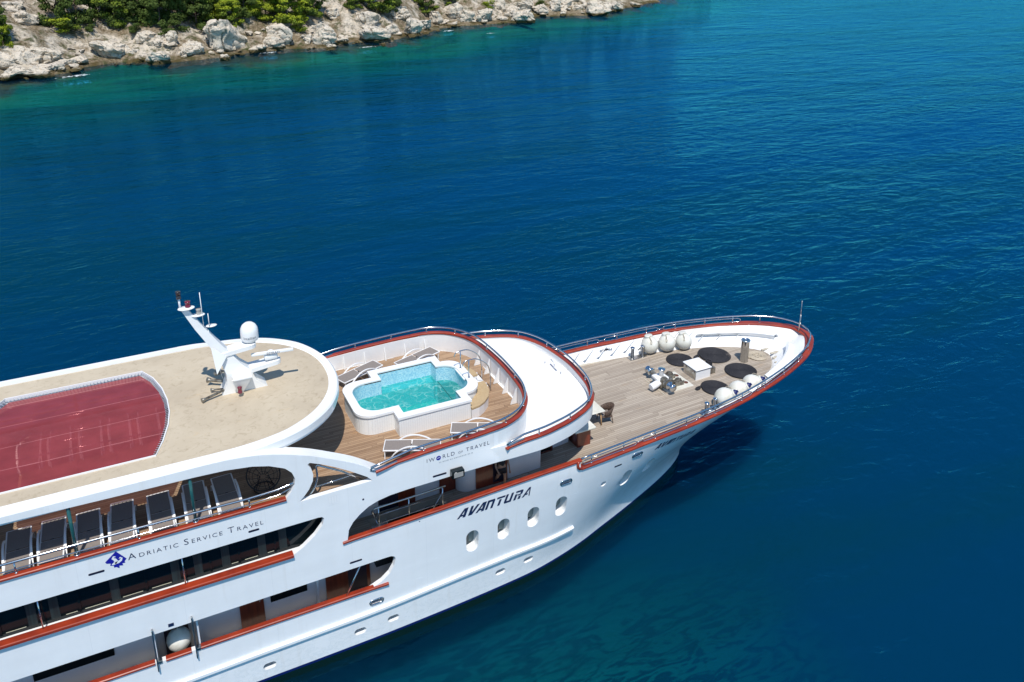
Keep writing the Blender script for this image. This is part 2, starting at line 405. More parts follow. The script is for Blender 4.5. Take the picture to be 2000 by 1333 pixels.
# --- hull and side plating, with its cut-outs
A_ = [(-11.6,8.30),(-4.1,8.30),(-1.64,8.24),(.78,8.19),(1.65,8.15),(2.39,8.05),(2.89,7.91),(3.34,7.68),(3.53,7.47),(3.61,7.22),(3.57,7.0),(3.45,6.79),(3.25,6.55),(-11.6,6.55)]
B_ = [(4.09,7.65),(4.02,7.60),(4.12,7.44),(4.17,7.2),(4.14,6.97),(4.0,6.7),(3.85,6.52),(3.67,6.35),(6.04,6.37),(5.86,6.57),(5.35,6.94),(4.85,7.26),(4.44,7.49)]
C_ = [(-11.6,5.56),(4.2,5.57),(4.33,5.55),(4.39,5.48),(4.32,5.24),(4.06,4.94),(3.68,4.64),(3.34,4.45),(-11.6,4.45)]
D_ = [(-11.6,3.14),(6.36,3.17),(6.58,3.16),(6.71,3.10),(6.76,2.99),(6.69,2.72),(6.52,2.47),(6.2,2.25),(5.72,2.07),(-11.6,2.07)]
zu = lambda x: float(np.interp(x, [4.9,5.3,8.7,11.1,13.9], [4.33,4.36,4.46,4.57,4.66]))
E_ = [(5.08,4.31),(5.15,4.75),(5.31,5.0),(5.55,5.22),(5.85,5.42),(6.2,5.54),(6.6,5.61),(7.2,5.64),(8.3,5.65),(9.3,5.66),(10.6,5.66)]
outline = [(-12,-.8),(-6,-.8),(0,-.8)]+[(s,-.8) for s in np.arange(2,29,1.5)]+[(29.1,-.8)]+[(29.1,z) for z in np.arange(-.5,4.7,.35)]
outline += [(s, fZ(s)) for s in np.concatenate(([29.1], np.arange(29,14.05,-.3), [14.0]))]+[(13.97,4.28),(13.95,zu(13.95)-.05)]
outline += [(s, zu(s)-.05) for s in np.arange(13.6,5.2,-.4)]+E_
outline += [(10.6,6.9),(9.4,6.89),(7.85,6.83),(6.9,6.78),(6.2,6.70),(6.05,6.79),(5.75,7.02),(5.45,7.22),(4.81,7.56),(4.11,7.9),(3.43,8.15),(2.98,8.29),(2.54,8.39),(2.1,8.45),(1.6,8.49),(1.1,8.5),(-12,8.5)]
def oval(cs, cz, hw, hh, slant=0, n=22, pw=1.0):
    out = []
    for k in range(n):
        a = 2*math.pi*k/n; r = max(hw, hh); c, s_ = math.cos(a), math.sin(a)
        # stadium
        if hh > hw: x = hw*c; z = (hh-hw)*(1 if s_ >= 0 else -1)+hw*s_
        else: z = hh*s_; x = (hw-hh)*(1 if c >= 0 else -1)+hh*c
        out.append((s_of(side(cs, cz)[0]+x+slant*z, cz+z), cz+z))
    return out
WIN = [(10.14,2.61),(11.61,2.65),(12.98,2.72),(14.41,2.75),(18.5,2.69),(20.2,2.68)]
PORT = [(12.61,.64),(14.35,.65),(6.69,.48),(5.3,.45),(2.24,.41),(-.2,.38)]
HAW = [(5.93,1.48),(13.63,3.88),(17.14,3.96)]
holes_w = [oval(s, z, .245, .465) for s, z in WIN]
holes_p = [oval(s, z, .215, .125) for s, z in PORT]+[oval(16.54, 3.01, .13, .13)]
holes_h = [oval(s, z, .24, .10) for s, z in HAW]
HOLES = [resample(A_, .5), resample(B_, .4), resample(C_, .5), resample(D_, .5)]+holes_w+holes_p+holes_h
grid = [(s, z) for s in np.arange(-11.8, 29, .33) for z in np.arange(-.7, 8.5, .28)]
V2, F2 = tri2d(resample(outline, .6), HOLES, pts=grid)
def plating(sg):
    bm = bmesh.new(); T = .17
    o_ = [bm.verts.new(onside(s, z, 0, sg)) for s, z in V2]; i_ = [bm.verts.new(onside(s, z, -min(T, .75*side(s, z)[1]), sg)) for s, z in V2]
    cnt = {}
    for t in F2:
        a, b, c = (V2[i] for i in t)
        if (b[0]-a[0])*(c[1]-a[1])-(b[1]-a[1])*(c[0]-a[0]) < 0: t = t[::-1]
        if sg > 0: t = t[::-1]
        f = bm.faces.new([o_[i] for i in t]); f.smooth = True
        f = bm.faces.new([i_[i] for i in reversed(t)]); f.smooth = True
        for k in range(3): cnt[(t[k], t[(k+1) % 3])] = 1
    e_ = {}
    for (a, b) in cnt:
        if (b, a) in cnt: continue
        q = []
        for i, src in ((b, o_), (a, o_), (a, i_), (b, i_)): q.append(bm.verts.new(src[i].co))
        bm.faces.new(q)
    return bm
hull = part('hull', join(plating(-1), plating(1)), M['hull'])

# lower reveals and glass of the hull windows
def opening_fill(name, poly, depth, m, sg=-1, grow=.03):
    cx = sum(p[0] for p in poly)/len(poly); cz = sum(p[1] for p in poly)/len(poly)
    bm = bmesh.new(); vs_ = [bm.verts.new(onside(cx+(p[0]-cx)*(1+grow), cz+(p[1]-cz)*(1+grow), -depth, sg)) for p in poly]
    bm.faces.new(vs_); return part(name, bm, m)
def tunnel(poly, d0, d1, parent, sg=-1):
    bm = bmesh.new(); a = [bm.verts.new(onside(s, z, -d0, sg)) for s, z in poly]; c = [bm.verts.new(onside(s, z, -d1, sg)) for s, z in poly]; n = len(poly)
    for k in range(n): bm.faces.new((a[k], a[(k+1) % n], c[(k+1) % n], c[k])).smooth = True
    bmesh.ops.recalc_face_normals(bm, faces=bm.faces); link('reveal', bm, M['white'], parent)
M['veil'] = mat('net_curtain', (.16,.20,.20), .8)
def ring_frame(poly, r, parent, sg=-1, out=.0):
    bm = bmesh.new(); tube(bm, [onside(s, z, out, sg) for s, z in poly], r, 8, closed=True); return part('frame', bm, M['steel'], parent)
for sg in (-1, 1):
    for h in holes_w:
        w_ = opening_fill('porthole_window', h, .40, M['port_glass'], sg, .0); tunnel(h, .16, .405, w_, sg)
        if sg < 0:
            cx = sum(p[0] for p in h)/len(h); zc_ = sum(p[1] for p in h)/len(h)
            bm = bmesh.new()
            for s0, s1 in ((-.25, -.14), (.02, .25)):
                q = [bm.verts.new(onx(side(cx, zc_)[0]+a, zc_+b, -.39)) for a, b in ((s0, -.36), (s1, -.44), (s1, .44), (s0, .36))]; bm.faces.new(q)
            link('curtain', bm, M['veil'], w_)
    for h in holes_p:
        w_ = opening_fill('porthole', h, .22, M['port_glass'], sg, .0); tunnel(h, .16, .225, w_, sg)
for h in holes_h:
    f = opening_fill('fairlead', h, .14, M['slot']); ring_frame(h, .032, f)
# scupper slots and other marks let into the side
def sidequad(bm, pts, out): bm.faces.new([bm.verts.new(onside(s, z, out)) for s, z in pts])
for s, z, L in ((-2.12,5.93,.42),(2.23,5.80,.33),(3.77,1.10,.82),(5.31,3.43,.42),(16.38,3.75,.36),(8.36,5.84,.5)):
    bm = bmesh.new(); sidequad(bm, oval(s, z, L/2, .036), .006); part('scupper_slot', bm, M['slot'])
bm = bmesh.new(); sidequad(bm, [(-.53,3.25),(-.37,3.25),(-.37,3.37),(-.53,3.37)], .006); part('name_plate', bm, M['navy'])
bm = bmesh.new()
for c in ((5.69,5.76,.035),(7.6,4.22,.02)): sidequad(bm, oval(c[0], c[1], c[2], c[2]), .006)
part('drain_hole', bm, M['slot'])
bm = bmesh.new()
for k in range(4): sidequad(bm, [(4.6+k*.085,5.95),(4.645+k*.085,5.95),(4.645+k*.085,6.2),(4.6+k*.085,6.2)], .005)
for q in ([(4.57,6.22),(4.92,6.22),(4.92,6.24),(4.57,6.24)], [(4.57,5.91),(4.92,5.91),(4.92,5.93),(4.57,5.93)]): sidequad(bm, q, .005)
part('vent_grille', bm, M['frame_white'])
# rubbing strake
def strake(sg):
    bm = bmesh.new(); pr = []
    for s in np.arange(-12, 16.81, .3):
        z = np.interp(s, [-12,-.5,1.9,5.3,10.0,12.8,16.8],[1.0,1.03,1.08,1.11,1.25,1.30,1.22])
        a = [onside(s, z+.085, -.01, sg), onside(s, z+.05, .10, sg), onside(s, z-.05, .10, sg), onside(s, z-.09, -.01, sg)]
        pr.append([bm.verts.new(q) for q in a])
    for a, b in zip(pr, pr[1:]):
        for k in range(3): bm.faces.new((a[k], b[k], b[k+1], a[k+1]))
    bm.faces.new(pr[-1]); bm.faces.new(pr[0]); bmesh.ops.recalc_face_normals(bm, faces=bm.faces); return bm
for sg in (-1, 1): part('rubbing_strake', strake(sg), M['hull'])

# --- cap rails
CP = [(-.10,-.03),(-.10,.025),(-.075,.042),(.075,.042),(.10,.025),(.10,-.03)]
def cap_rail(pts, name='cap_rail', prof=CP): return part(name, sweep(bmesh.new(), pts, prof), M['cap'])
half = [(s, fD(s)-.085, fZ(s)+.035) for s in list(np.arange(14.0, 28.4, .3))+[28.5, 28.7, 28.85]]
ring = [(x, -b, z) for x, b, z in half]+[(28.93,-.25,4.835),(28.95,0,4.835),(28.93,.25,4.835)]+[(x, b, z) for x, b, z in reversed(half)]
cap_bow = part('cap_rail', sweep(bmesh.new(), ring, [(-.14,-.035),(-.14,.025),(-.11,.05),(.11,.05),(.14,.025),(.14,-.035)], ws=[float(np.interp(q[0], [24, 28.2, 29], [1, 1.3, 1.5])) for q in ring]), M['cap'])
for sg in (-1, 1):
    cap_rail([(x, sg*(fD(x)-.045), zu(x)-.01) for x in np.arange(4.92, 13.8, .4)]+[(13.98, sg*4.04, zu(13.9)-.01)])
    b_ = bmesh.new()          # the step down to the foredeck
    tube(b_, [(13.86, sg*4.10, 4.65), (13.82, sg*4.12, 4.52), (13.83, sg*4.12, 4.40), (13.9, sg*4.11, 4.32), (14.02, sg*4.09, 4.29), (14.2, sg*4.07, 4.295)], .055, 8); part('cap_rail_step', b_, M['cap'])
    cap_rail([(x, sg*4.06, 6.585) for x in np.arange(-12, 3.2, .5)]+[(3.28, sg*4.06, 6.585)])
    cap_rail([(x, sg*4.06, 4.47) for x in np.arange(-12, 3.3, .5)]+[(3.33, sg*4.06, 4.47)], prof=[(-.14,-.045),(-.14,.035),(-.11,.05),(.11,.05),(.14,.035),(.14,-.045)])
    cap_rail([(x, sg*4.03, 2.09) for x in np.arange(-12, -1.0, .5)]+[(-1.05, sg*4.03, 2.09)])
    cap_rail([(x, sg*4.03, 2.09) for x in np.arange(.28, 6.2, .5)]+[(6.38, sg*4.04, 2.09)])
cap_rail([(x, -4.03, 2.075) for x in (-.74, -.3, .0)], 'gate_cap')
sdh = smooth_half([6.9,7.8,9.4,10.3,10.95,11.65,12.13,12.43,12.6,12.68],[4.1,4.1,4.08,4.03,3.95,3.62,3.1,2.5,1.65,0])
sdz = lambda x: float(np.interp(x,[6.1,6.9,7.85,9.4,10.95,12.7],[6.68,6.80,6.87,6.93,6.98,7.0]))
ring = [(6.15,-4.09,6.68),(6.5,-4.08,6.74)]+[(x, -b+.05, sdz(x)) for x, b in sdh]; ring = ring+[(x, -y, z) for x, y, z in reversed(ring[:-1])]
cap_rail(ring)
wdh = smooth_half([11.0,12.2,12.9,13.65,14.5,14.97,15.3,15.57,15.72,15.79],[4.1,4.1,4.0,3.8,3.43,3.08,2.6,1.9,1.0,0])
wdz = lambda x: float(np.interp(x,[11,11.6,13,15.8],[6.14,6.22,6.27,6.30]))
ring = [(10.85,-4.11,6.12)]+[(x, -b+.05, wdz(x)) for x, b in wdh]; ring = ring+[(x, -y, z) for x, y, z in reversed(ring[:-1])]
cap_rail(ring)
# --- bulwark of the pool deck, fascia of the deck below it
b_ = bmesh.new(); pts = [(10.58,-fSD(10.58)+.06,0)]+[(x, -b+.06, 0) for x, b in sdh if x > 10.6]; pts += [(x, -y, z) for x, y, z in reversed(pts[:-1])]
sd_bul = sweep(b_, pts, [(-.06,5.9),(-.06,6.93),(.06,6.93),(.06,5.9)])
sd_bul = part('pool_deck_bulwark', sd_bul, M['white'], smooth=True, angle=40)
for sg in (-1, 1):
    for x in np.arange(7.3, 12.3, .88):
        y = fSD(x)
        if x > 11.2: continue
        b2 = bmesh.new(); box(b2, x-.02, x+.02, *(sorted((sg*(y-.32), sg*(y-.15)))), 6.16, 6.72)
        for v in b2.verts:
            if v.co.z > 6.5 and abs(v.co.y) < y-.25: v.co.y = sg*(y-.17)
        part('bulwark_rib', b2, M['white'], sd_bul)
    for a in np.arange(-2.5, 2.6, .85):
        if sg > 0: break
        x = float(np.interp(abs(a), [0,.8,1.7,2.5,3.1],[12.68,12.66,12.6,12.43,12.13]))
        b2 = bmesh.new(); box(b2, x-.36, x-.1, a-.02, a+.02, 6.16, 6.8)
        for v in b2.verts:
            if v.co.z > 6.5 and v.co.x < x-.2: v.co.x = x-.12
        part('bulwark_rib', b2, M['white'], sd_bul)
b_ = bmesh.new(); pts = [(10.3,-3.99,0)]+[(x, -b+.07, 0) for x, b in smooth_half(WDX[1:], [4.095, 4.105]+WDB[3:])]; pts += [(x, -y, z) for x, y, z in reversed(pts[:-1])]
fas = sweep(b_, pts, [(-.07,5.64),(-.07,6.14),(-.06,6.25),(.05,6.25),(.05,5.64)])
part('lower_fascia', fas, M['white'], smooth=True, angle=40)
# --- decks
hb = lambda x, z: side_at(x, z)
fd = []
for s in list(np.arange(13.2, 28.9, .3)):
    q = onside(s, zdeck(hpt(s, 4)[0])-.03, -.10); q2 = onside(s, zdeck(q.x)-.30, -.08); fd.append((q.x, max(min(-q.y, side_at(q.x, zdeck(q.x)-.33)-.03), 0)))
fd = [f for f in fd if f[1] > .15 and f[0] < 27.6]; fd = [(-12, 3.95), (5, 3.98)] + fd + [(fd[-1][0]+.05, 0)]
STAIR = [(6.25,-3.25),(8.95,-3.2),(8.95,-2.35),(6.25,-2.35)]
part('foredeck', slab(mirror_poly(fd), [STAIR], 3.18, 3.5, lambda x, y: max(0, zdeck(x)-3.5-.012) if x > 12 else float(np.interp(x,[7.8,12],[0, max(0, zdeck(12)-3.512)])) if x > 7.8 else 0), M['margin'])
tk = [(-11.9,3.85),(5,3.85),(9,3.85),(13,3.8),(16,3.52),(19,3.22),(21,2.95),(23,2.45),(24.8,1.85),(25.8,1.3),(26.4,.8),(26.75,.35),(26.85,0)]
zt = lambda x, y: (max(0, zdeck(x)-3.5) if x > 12 else float(np.interp(x,[7.8,12],[0, max(0, zdeck(12)-3.5)])) if x > 7.8 else 0)
def teak_sheet(name, outline, holes, z, zf, m, step=.6):
    g = [(x, y) for x in np.arange(-12, 29, step) for y in (-3, -1.5, 0, 1.5, 3)]
    v, F = tri2d(outline, holes, pts=g); bm = bmesh.new(); vv = [bm.verts.new((x, y, z+zf(x, y))) for x, y in v]
    for t in F:
        f = bm.faces.new([vv[i] for i in t]); f.normal_update()
        if f.normal.z < 0: f.normal_flip()
    return part(name, bm, m)
HATCH = [(26.21+.52*math.cos(a), -.0+.52*math.sin(a)) for a in np.linspace(0, 2*math.pi, 25)[:-1]]
teak_sheet('foredeck_planking', resample(mirror_poly(smooth_half([q[0] for q in tk], [q[1] for q in tk])), .8), [STAIR], 3.506, zt, M['teak'])
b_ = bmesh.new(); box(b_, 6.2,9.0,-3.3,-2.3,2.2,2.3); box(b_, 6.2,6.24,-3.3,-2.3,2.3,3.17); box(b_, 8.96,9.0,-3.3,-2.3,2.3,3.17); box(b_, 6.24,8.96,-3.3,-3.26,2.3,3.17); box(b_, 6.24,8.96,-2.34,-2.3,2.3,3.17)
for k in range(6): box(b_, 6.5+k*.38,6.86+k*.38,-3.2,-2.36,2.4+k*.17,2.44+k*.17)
part('stairwell', b_, M['black'])  # black finish puts the pit's shade into walls and steps
sdo = [(-12,3.93),(9.4,3.93)]+[(x, b-.1) for x, b in sdh if x > 9.5]
sdo[-1] = (12.58, 0)
wdo = [(-12,3.93),(9.6,3.93)]+[(x, b-.1) for x, b in smooth_half(WDX[1:], WDB[1:])]; wdo[-1] = (15.7, 0)
poolpit = [(6.9,-1.2),(7.95,-1.2),(7.95,-1.75),(10.35,-1.75),(10.35,-1.2),(10.9,-1.2),(10.9,1.2),(10.35,1.2),(10.35,1.75),(7.95,1.75),(7.95,1.2),(6.9,1.2)]
part('pool_deck', slab(mirror_poly(wdo), [poolpit], 5.66, 5.95), M['white'])
part('pool_deck_base', slab(mirror_poly(sdo), [poolpit], 5.954, 6.14), M['white'])
teak_sheet('pool_deck_planking', resample(mirror_poly([(-11.9,3.9),(9.4,3.9)]+[(x-.03, b-.14) for x, b in sdh if 9.5 < x < 12.6]+[(12.5,0)]), .8), [poolpit], 6.15, lambda x, y: 0, M['teak_warm'])
b_ = bmesh.new()
for xx, yy, L in ((15.25,.32,.5),):
    tube(b_, [(xx-.02,yy-.3,6.25),(xx+.03,yy+.32,6.25)], .035, 8); tube(b_, [(xx,yy,5.95),(xx,yy,6.25)], .02, 6)
    tube(b_, [(xx-.1,yy+.6,5.95),(xx-.1,yy+.6,6.22)], .015, 6); tube(b_, [(xx+.05,yy-.5,5.95),(xx+.05,yy-.5,6.3)], .015, 6); lathe(b_, [(0,.0),(.06,0),(.06,.05),(0,.07)], 12, (xx-.1,yy+.32,5.95))
part('antenna', b_, M['frame_white'])
b_ = bmesh.new(); box(b_, 15.2,15.32,-.05,.6,5.951,5.956)
# main deck inside the lower opening
part('main_deck', slab(mirror_poly([(-12,3.7),(6.95,3.7),(6.96,0)]), [], .85, 1.0), M['teak'])
# --- roof with its beige deck paint and the awning opening
rh = smooth_half([-12,-6,.3,1.6,2.6,3.5,4.2,4.8,5.3,5.68,5.9,5.96],[3.93,3.93,3.93,3.93,3.86,3.66,3.36,2.92,2.36,1.6,.8,0])
CAN = [(-4.75,2.15),(-4.4,2.7),(-.2,2.68),(.12,2.0),(.34,1.1),(.44,.2),(.44,-.6),(.34,-1.4),(.12,-2.3),(-.14,-3.05),(-4.4,-3.05),(-4.75,-2.5)]
CAN = [(x, y*.98) for x, y in CAN]
ro = resample(mirror_poly(rh), .5)
roof = part('roof', slab(ro, [CAN], 8.14, 8.5), M['white'])
bv = [(x-.0, b) for x, b in rh]
rim = [(x, -b, 8.5) for x, b in rh]+[(x, b, 8.5) for x, b in reversed(rh[:-1])]
link('rim', sweep(bmesh.new(), rim, [(-.03,-.28),(-.03,-.03),(.02,.03),(.27,.045),(.27,-.01)]), M['white'], roof, True, 35)
ri = smooth_half([-12,-6,.3,1.6,2.6,3.4,4.0,4.55,5.0,5.38,5.6,5.66],[3.68,3.68,3.68,3.66,3.56,3.36,3.06,2.66,2.16,1.5,.75,0])
v, F = tri2d(resample(mirror_poly(ri), .6), [CAN]); bm = bmesh.new(); vv = [bm.verts.new((x, y, 8.505)) for x, y in v]
for t in F:
    f = bm.faces.new([vv[i] for i in t]); f.normal_update()
    if f.normal.z < 0: f.normal_flip()
link('roof_deck', bm, M['roof'], roof)
# sloping wing tops at each side
wing = [(1.1,8.5),(1.8,8.475),(2.54,8.385),(2.98,8.285),(3.43,8.145),(4.11,7.895),(4.81,7.555),(5.45,7.215),(5.85,6.95),(6.25,6.66),(6.9,6.2)]
for sg in (-1, 1):
    b_ = bmesh.new(); rr = []
    for (x0, z0) in catmull([(x, 0, z) for x, z in wing], 4) and [(p.x, p.z) for p in catmull([(x, 0, z) for x, z in wing], 4)]:
        rr.append([b_.verts.new((x0, sg*yy, z0+dz)) for yy, dz in ((4.09, .012), (3.66, .012), (3.66, -.12), (4.09, -.12))])
    for a, c in zip(rr, rr[1:]):
        for k in range(4): b_.faces.new((a[k], c[k], c[(k+1) % 4], a[(k+1) % 4]))
    bmesh.ops.recalc_face_normals(b_, faces=b_.faces); part('wing_coaming', b_, M['white'])
# awning laced into its frame
aw = [( -2.1+(x+2.1)*.955, -.15+(y+.15)*.955) for x, y in CAN]
v, F = tri2d(aw, [], pts=[(x, y) for x in np.arange(-4.4,.4,.4) for y in np.arange(-3,2.7,.4)]); bm = bmesh.new(); vv = [bm.verts.new((x, y, 8.44+.012*math.sin(2*x+1)*math.cos(2*y))) for x, y in v]
for t in F: bm.faces.new([vv[i] for i in t])
bmesh.ops.recalc_face_normals(bm, faces=bm.faces)
awn = part('awning', bm, M['tarp'], smooth=True)
link('awning_frame', sweep(bmesh.new(), [(x, y, 8.52) for x, y in CAN], [(-.02,-.10),(-.02,.03),(.012,.03),(.012,-.10)], closed=True), M['frame_white'], awn)
b_ = bmesh.new()
ro_, ri_ = resample(CAN, .11), None
for (x, y) in ro_:
    ix, iy = -2.1+(x+2.1)*.95, -.15+(y+.15)*.95
    tube(b_, [(x, y, 8.5), (ix, iy, 8.452)], .009, 4, cap=False)
link('lacing', b_, mat('white_cord', (.45,.47,.55), .6), awn)
b_ = bmesh.new()
for y0, y1 in ((1.14,.88),(0,-.22),(-1.09,-1.33)): tube(b_, [(-4.5,y0,8.36),(.25,y1,8.36)], .022, 6)
tube(b_, [(-3.6,1.1,8.36),(-3.45,1.8,8.36),(-1.1,1.72,8.36),(-1.0,.95,8.36)], .018, 6)
tube(b_, catmull([(-2.9,.75,8.36),(-2.4,.86,8.36),(-1.85,.72,8.36),(-1.75,.0,8.36),(-1.85,-.6,8.36),(-2.4,-.62,8.36),(-2.85,-.52,8.36),(-2.95,.1,8.36)], 5, True), .018, 6, closed=True)
link('awning_pipes', b_, M['steel'], awn)
# pillars and posts under the roof
for sg in (-1, 1):
    for x in (-2.51, .645, -5.7, -8.9):
        b_ = bmesh.new(); tube(b_, [(x, sg*4.0, 6.63), (x, sg*4.0, 8.26)], .05, 10); o = part('roof_post', b_, M['green_post'])
        link('foot_plate', lathe(bmesh.new(), [(0,6.62),(.09,6.62),(.09,6.65),(.06,6.66),(0,6.66)], 12, (x, sg*4.0, .012)), M['steel'], o)
# --- houses
b_ = bmesh.new(); Wl = [(-12,-3.5),(4.4,-3.5),(5.2,-2.1),(9.75,-2.1)]+[(10.15+.42*math.cos(a), -2.13+.42*math.sin(a)) for a in np.linspace(math.pi, 1.5*math.pi, 8)]+[(13.05,-2.55),(13.08,-1.75),(14.8,-1.65)]
Wl = [(x, y, 0) for x, y in Wl]; Wl += [(x, -y, z) for x, y, z in reversed(Wl)]
house = part('upper_deckhouse', sweep(b_, Wl, [(-.05,3.4),(-.05,5.70),(.05,5.70),(.05,3.4)]), M['inner'])
b_ = bmesh.new(); Wl = [(-12,-2.8,0),(6.9,-2.75,0),(6.9,2.75,0),(-12,2.8,0)]
mainh = part('main_deckhouse', sweep(b_, Wl, [(-.05,.9),(-.05,3.3),(.05,3.3),(.05,.9)]), M['inner'])
part('upper_deck_slab', slab(mirror_poly([(-12,3.9),(6.9,3.9),(6.91,0)]), [], 3.12, 3.17), M['inner'])
# sundeck bar and stair coaming under the roof
def door(parent, x0, x1, y, z0, z1, m, handle_x=None, sg=-1, frame=True):
    b_ = bmesh.new(); bbox(b_, x0, x1, y-.05, y, z0, z1, bev=.006)
    for k in range(1, 6): box(b_, x0+(x1-x0)*k/6-.004, x0+(x1-x0)*k/6+.004, y-.052, y-.049, z0+.1, z1-.1)
    d = link('door', b_, m, parent)
    if handle_x is not None:
        h = bmesh.new(); bbox(h, handle_x-.022, handle_x+.022, y-.075, y-.052, z0+1.0, z0+1.22, bev=.006); tube(h, [(handle_x, y-.07, z0+1.15), (handle_x, y-.11, z0+1.15), (handle_x+(.13 if handle_x < (x0+x1)/2 else -.13), y-.11, z0+1.15)], .012, 6)
        link('handle', h, M['steel'], d)
    return d
def dark_panel(parent, name, x0, x1, y, z0, z1, m):  # flat panel; at doorways its dark colour stands in for inner shade
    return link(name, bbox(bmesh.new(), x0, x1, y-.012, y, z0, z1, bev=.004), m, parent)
door(house, 10.33, 11.02, -2.6, 3.62, 5.5, M['door'], 10.42)
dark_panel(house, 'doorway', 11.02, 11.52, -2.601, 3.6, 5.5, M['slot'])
b_ = bmesh.new(); bbox(b_, 11.52,11.62,-2.66,-2.6,3.55,5.5, bev=.008); bbox(b_, 11.02,11.52,-2.66,-2.6,3.55,3.66, bev=.008); link('door_frame', b_, M['door'], house)
dark_panel(house, 'window', 11.75, 12.62, -2.602, 4.53, 5.2, M['glass_dark'])
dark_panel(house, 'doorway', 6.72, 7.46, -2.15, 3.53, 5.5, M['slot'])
door(house, 7.46, 8.1, -2.15, 3.52, 5.5, M['door'])
door(house, 9.06, 9.70, -2.15, 3.54, 5.5, M['door'])
b_ = bmesh.new(); bbox(b_, 13.12,13.24,-2.3,-1.76,3.66,5.6, bev=.008); bbox(b_, 13.24,14.0,-1.85,-1.77,3.66,3.74, bev=.008); bbox(b_, 13.94,14.02,-1.85,-1.765,3.66,5.6, bev=.008); link('window_frame', b_, M['door'], house)
dark_panel(house, 'window', 13.24, 13.94, -1.80, 3.74, 5.6, M['glass_dark'])
door(mainh, 1.62, 2.40, -2.84, 1.02, 2.92, M['door'], 2.27)
door(mainh, 4.5, 5.28, -2.83, 1.08, 2.95, M['door'])
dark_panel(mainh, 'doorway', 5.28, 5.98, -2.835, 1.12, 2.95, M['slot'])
b_ = bmesh.new(); bbox(b_, 5.96,6.08,-2.86,-2.80,1.05,2.95, bev=.008); link('door_frame', b_, M['door'], mainh)
dark_panel(mainh, 'window', 2.63, 3.86, -2.85, 1.80, 2.75, M['glass_dark'])
dark_panel(mainh, 'window', -4.39, -2.17, -2.855, 1.78, 2.75, M['glass_dark'])
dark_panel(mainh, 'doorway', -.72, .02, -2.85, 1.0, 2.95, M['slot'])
b_ = bmesh.new(); tube(b_, catmull([(6.15,-2.9,2.95),(6.25,-3.1,2.92),(6.18,-3.15,2.75)], 4), .02, 6); link('pipe', b_, M['slot'], mainh)
b_ = bmesh.new()
for x in (-.98, .27): bbox(b_, x-.03, x+.03, -3.9, -2.85, 1.0, 3.1, bev=.01)
bbox(b_, 4.16,4.24,-3.0,-2.8,1.0,3.1); part('partition', b_, M['inner'])
# saloon window band
b_ = bmesh.new(); bbox(b_, -12, 4.6, -3.76, -3.7, 4.4, 5.7, bev=.005)
band = part('saloon_window_band', b_, M['glass_dark'])
def mcurtain():
    m = mat('dark_curtain', (.016,.034,.036), .6); t = NT(m); n = t.noise(t.mapn(t.pos(), (22,1,.5)), 1, 2)
    t.l(t.ramp(n, [(.35,(.003,.008,.010)),(.65,(.010,.024,.026))]), t.b.inputs['Base Color']); return m
M['curt'] = mcurtain()
for k, x in enumerate((-4.72,-2.72,-.93,.9,1.75,2.85)): link('mullion', Bx(x-.035, x+.035, -3.79, -3.762, 4.5, 5.6, bev=.004), M['glass_dark'], band)
for x in (-3.92,-3.35,-1.77,-.1,.55,1.35,2.45,3.1): link('curtain', Bx(x-.12, x+.12, -3.775, -3.762, 4.55, 5.6, bev=.004), M['curt'], band)
M['sash'] = mat('pale_sash', (.5,.48,.36), .4)
for x0, x1 in ((-4.6,-4.1),(-3.1,-2.8),(-2.6,-1.95),(-1.6,-1.05),(-.8,-.25),(1.5,1.7),(1.9,2.3),(2.6,2.8)): link('sash_trim', Bx(x0, x1, -3.775, -3.762, 4.56, 4.572, bev=.002), M['sash'], band)
part('window_ledge', Bx(-12, 3.9, -3.95, -3.765, 4.38, 4.44, bev=.006), M['white'])
for x in (-3.68, .12):
    b_ = bmesh.new(); tube(b_, [(x,-4.0,4.5),(x,-4.0,5.56)], .02, 8); part('support_rod', b_, M['steel'])
# slanting strut across the main deck opening, gate plates
b_ = bmesh.new(); tube(b_, [(4.93,-4.03,2.12),(5.58,-3.85,3.16)], .03, 8); part('strut', b_, M['steel'])
for x in (-.985, .135):
    b_ = bmesh.new(); bbox(b_, x-.02, x+.02, -4.2, -4.06, 1.82, 3.40, bev=.008); bbox(b_, x, x+.14, -4.12,-3.95,2.03,2.13, bev=.01); part('gate_plate', b_, M['steel_dull'])
# --- railings
def rail(top, posts, low=None, r=.038, rp=.024, m=None):
    """top: points of the top tube; posts: (x, y, z0, z1)"""
    m = m or M['steel']
    b_ = bmesh.new(); tube(b_, top, r, 8)
    for L in low or []: tube(b_, L, .019, 6)
    o = part('handrail', b_, m)
    for (x, y, z0, z1) in posts:
        p = bmesh.new(); tube(p, [(x, y, z0), (x, y, z1)], rp, 8); lathe(p, [(0,0),(.04,0),(.04,.012),(.02,.03),(0,.03)], 10, (x, y, z0))
        link('stanchion', p, m, o)
    return o
yb = lambda s: fD(s)-.06
zr = lambda s: fZ(s)+.43
S0 = [14.47,15.95,17.45,19.04,20.62,22.2,23.71,25.21,26.55,27.75]
topS = [(14.0,-yb(14),zr(14)-.02)]+[(s, -yb(s), zr(s)) for s in np.arange(14.3, 28.3, .45)]+[(28.55,-.93,5.2),(28.78,-.5,5.2)]
front = [(28.86,-.2,5.2),(28.87,0,5.2),(28.86,.2,5.2)]
top = topS+front+[(x, -y, z) for x, y, z in reversed(topS)]
lows = []
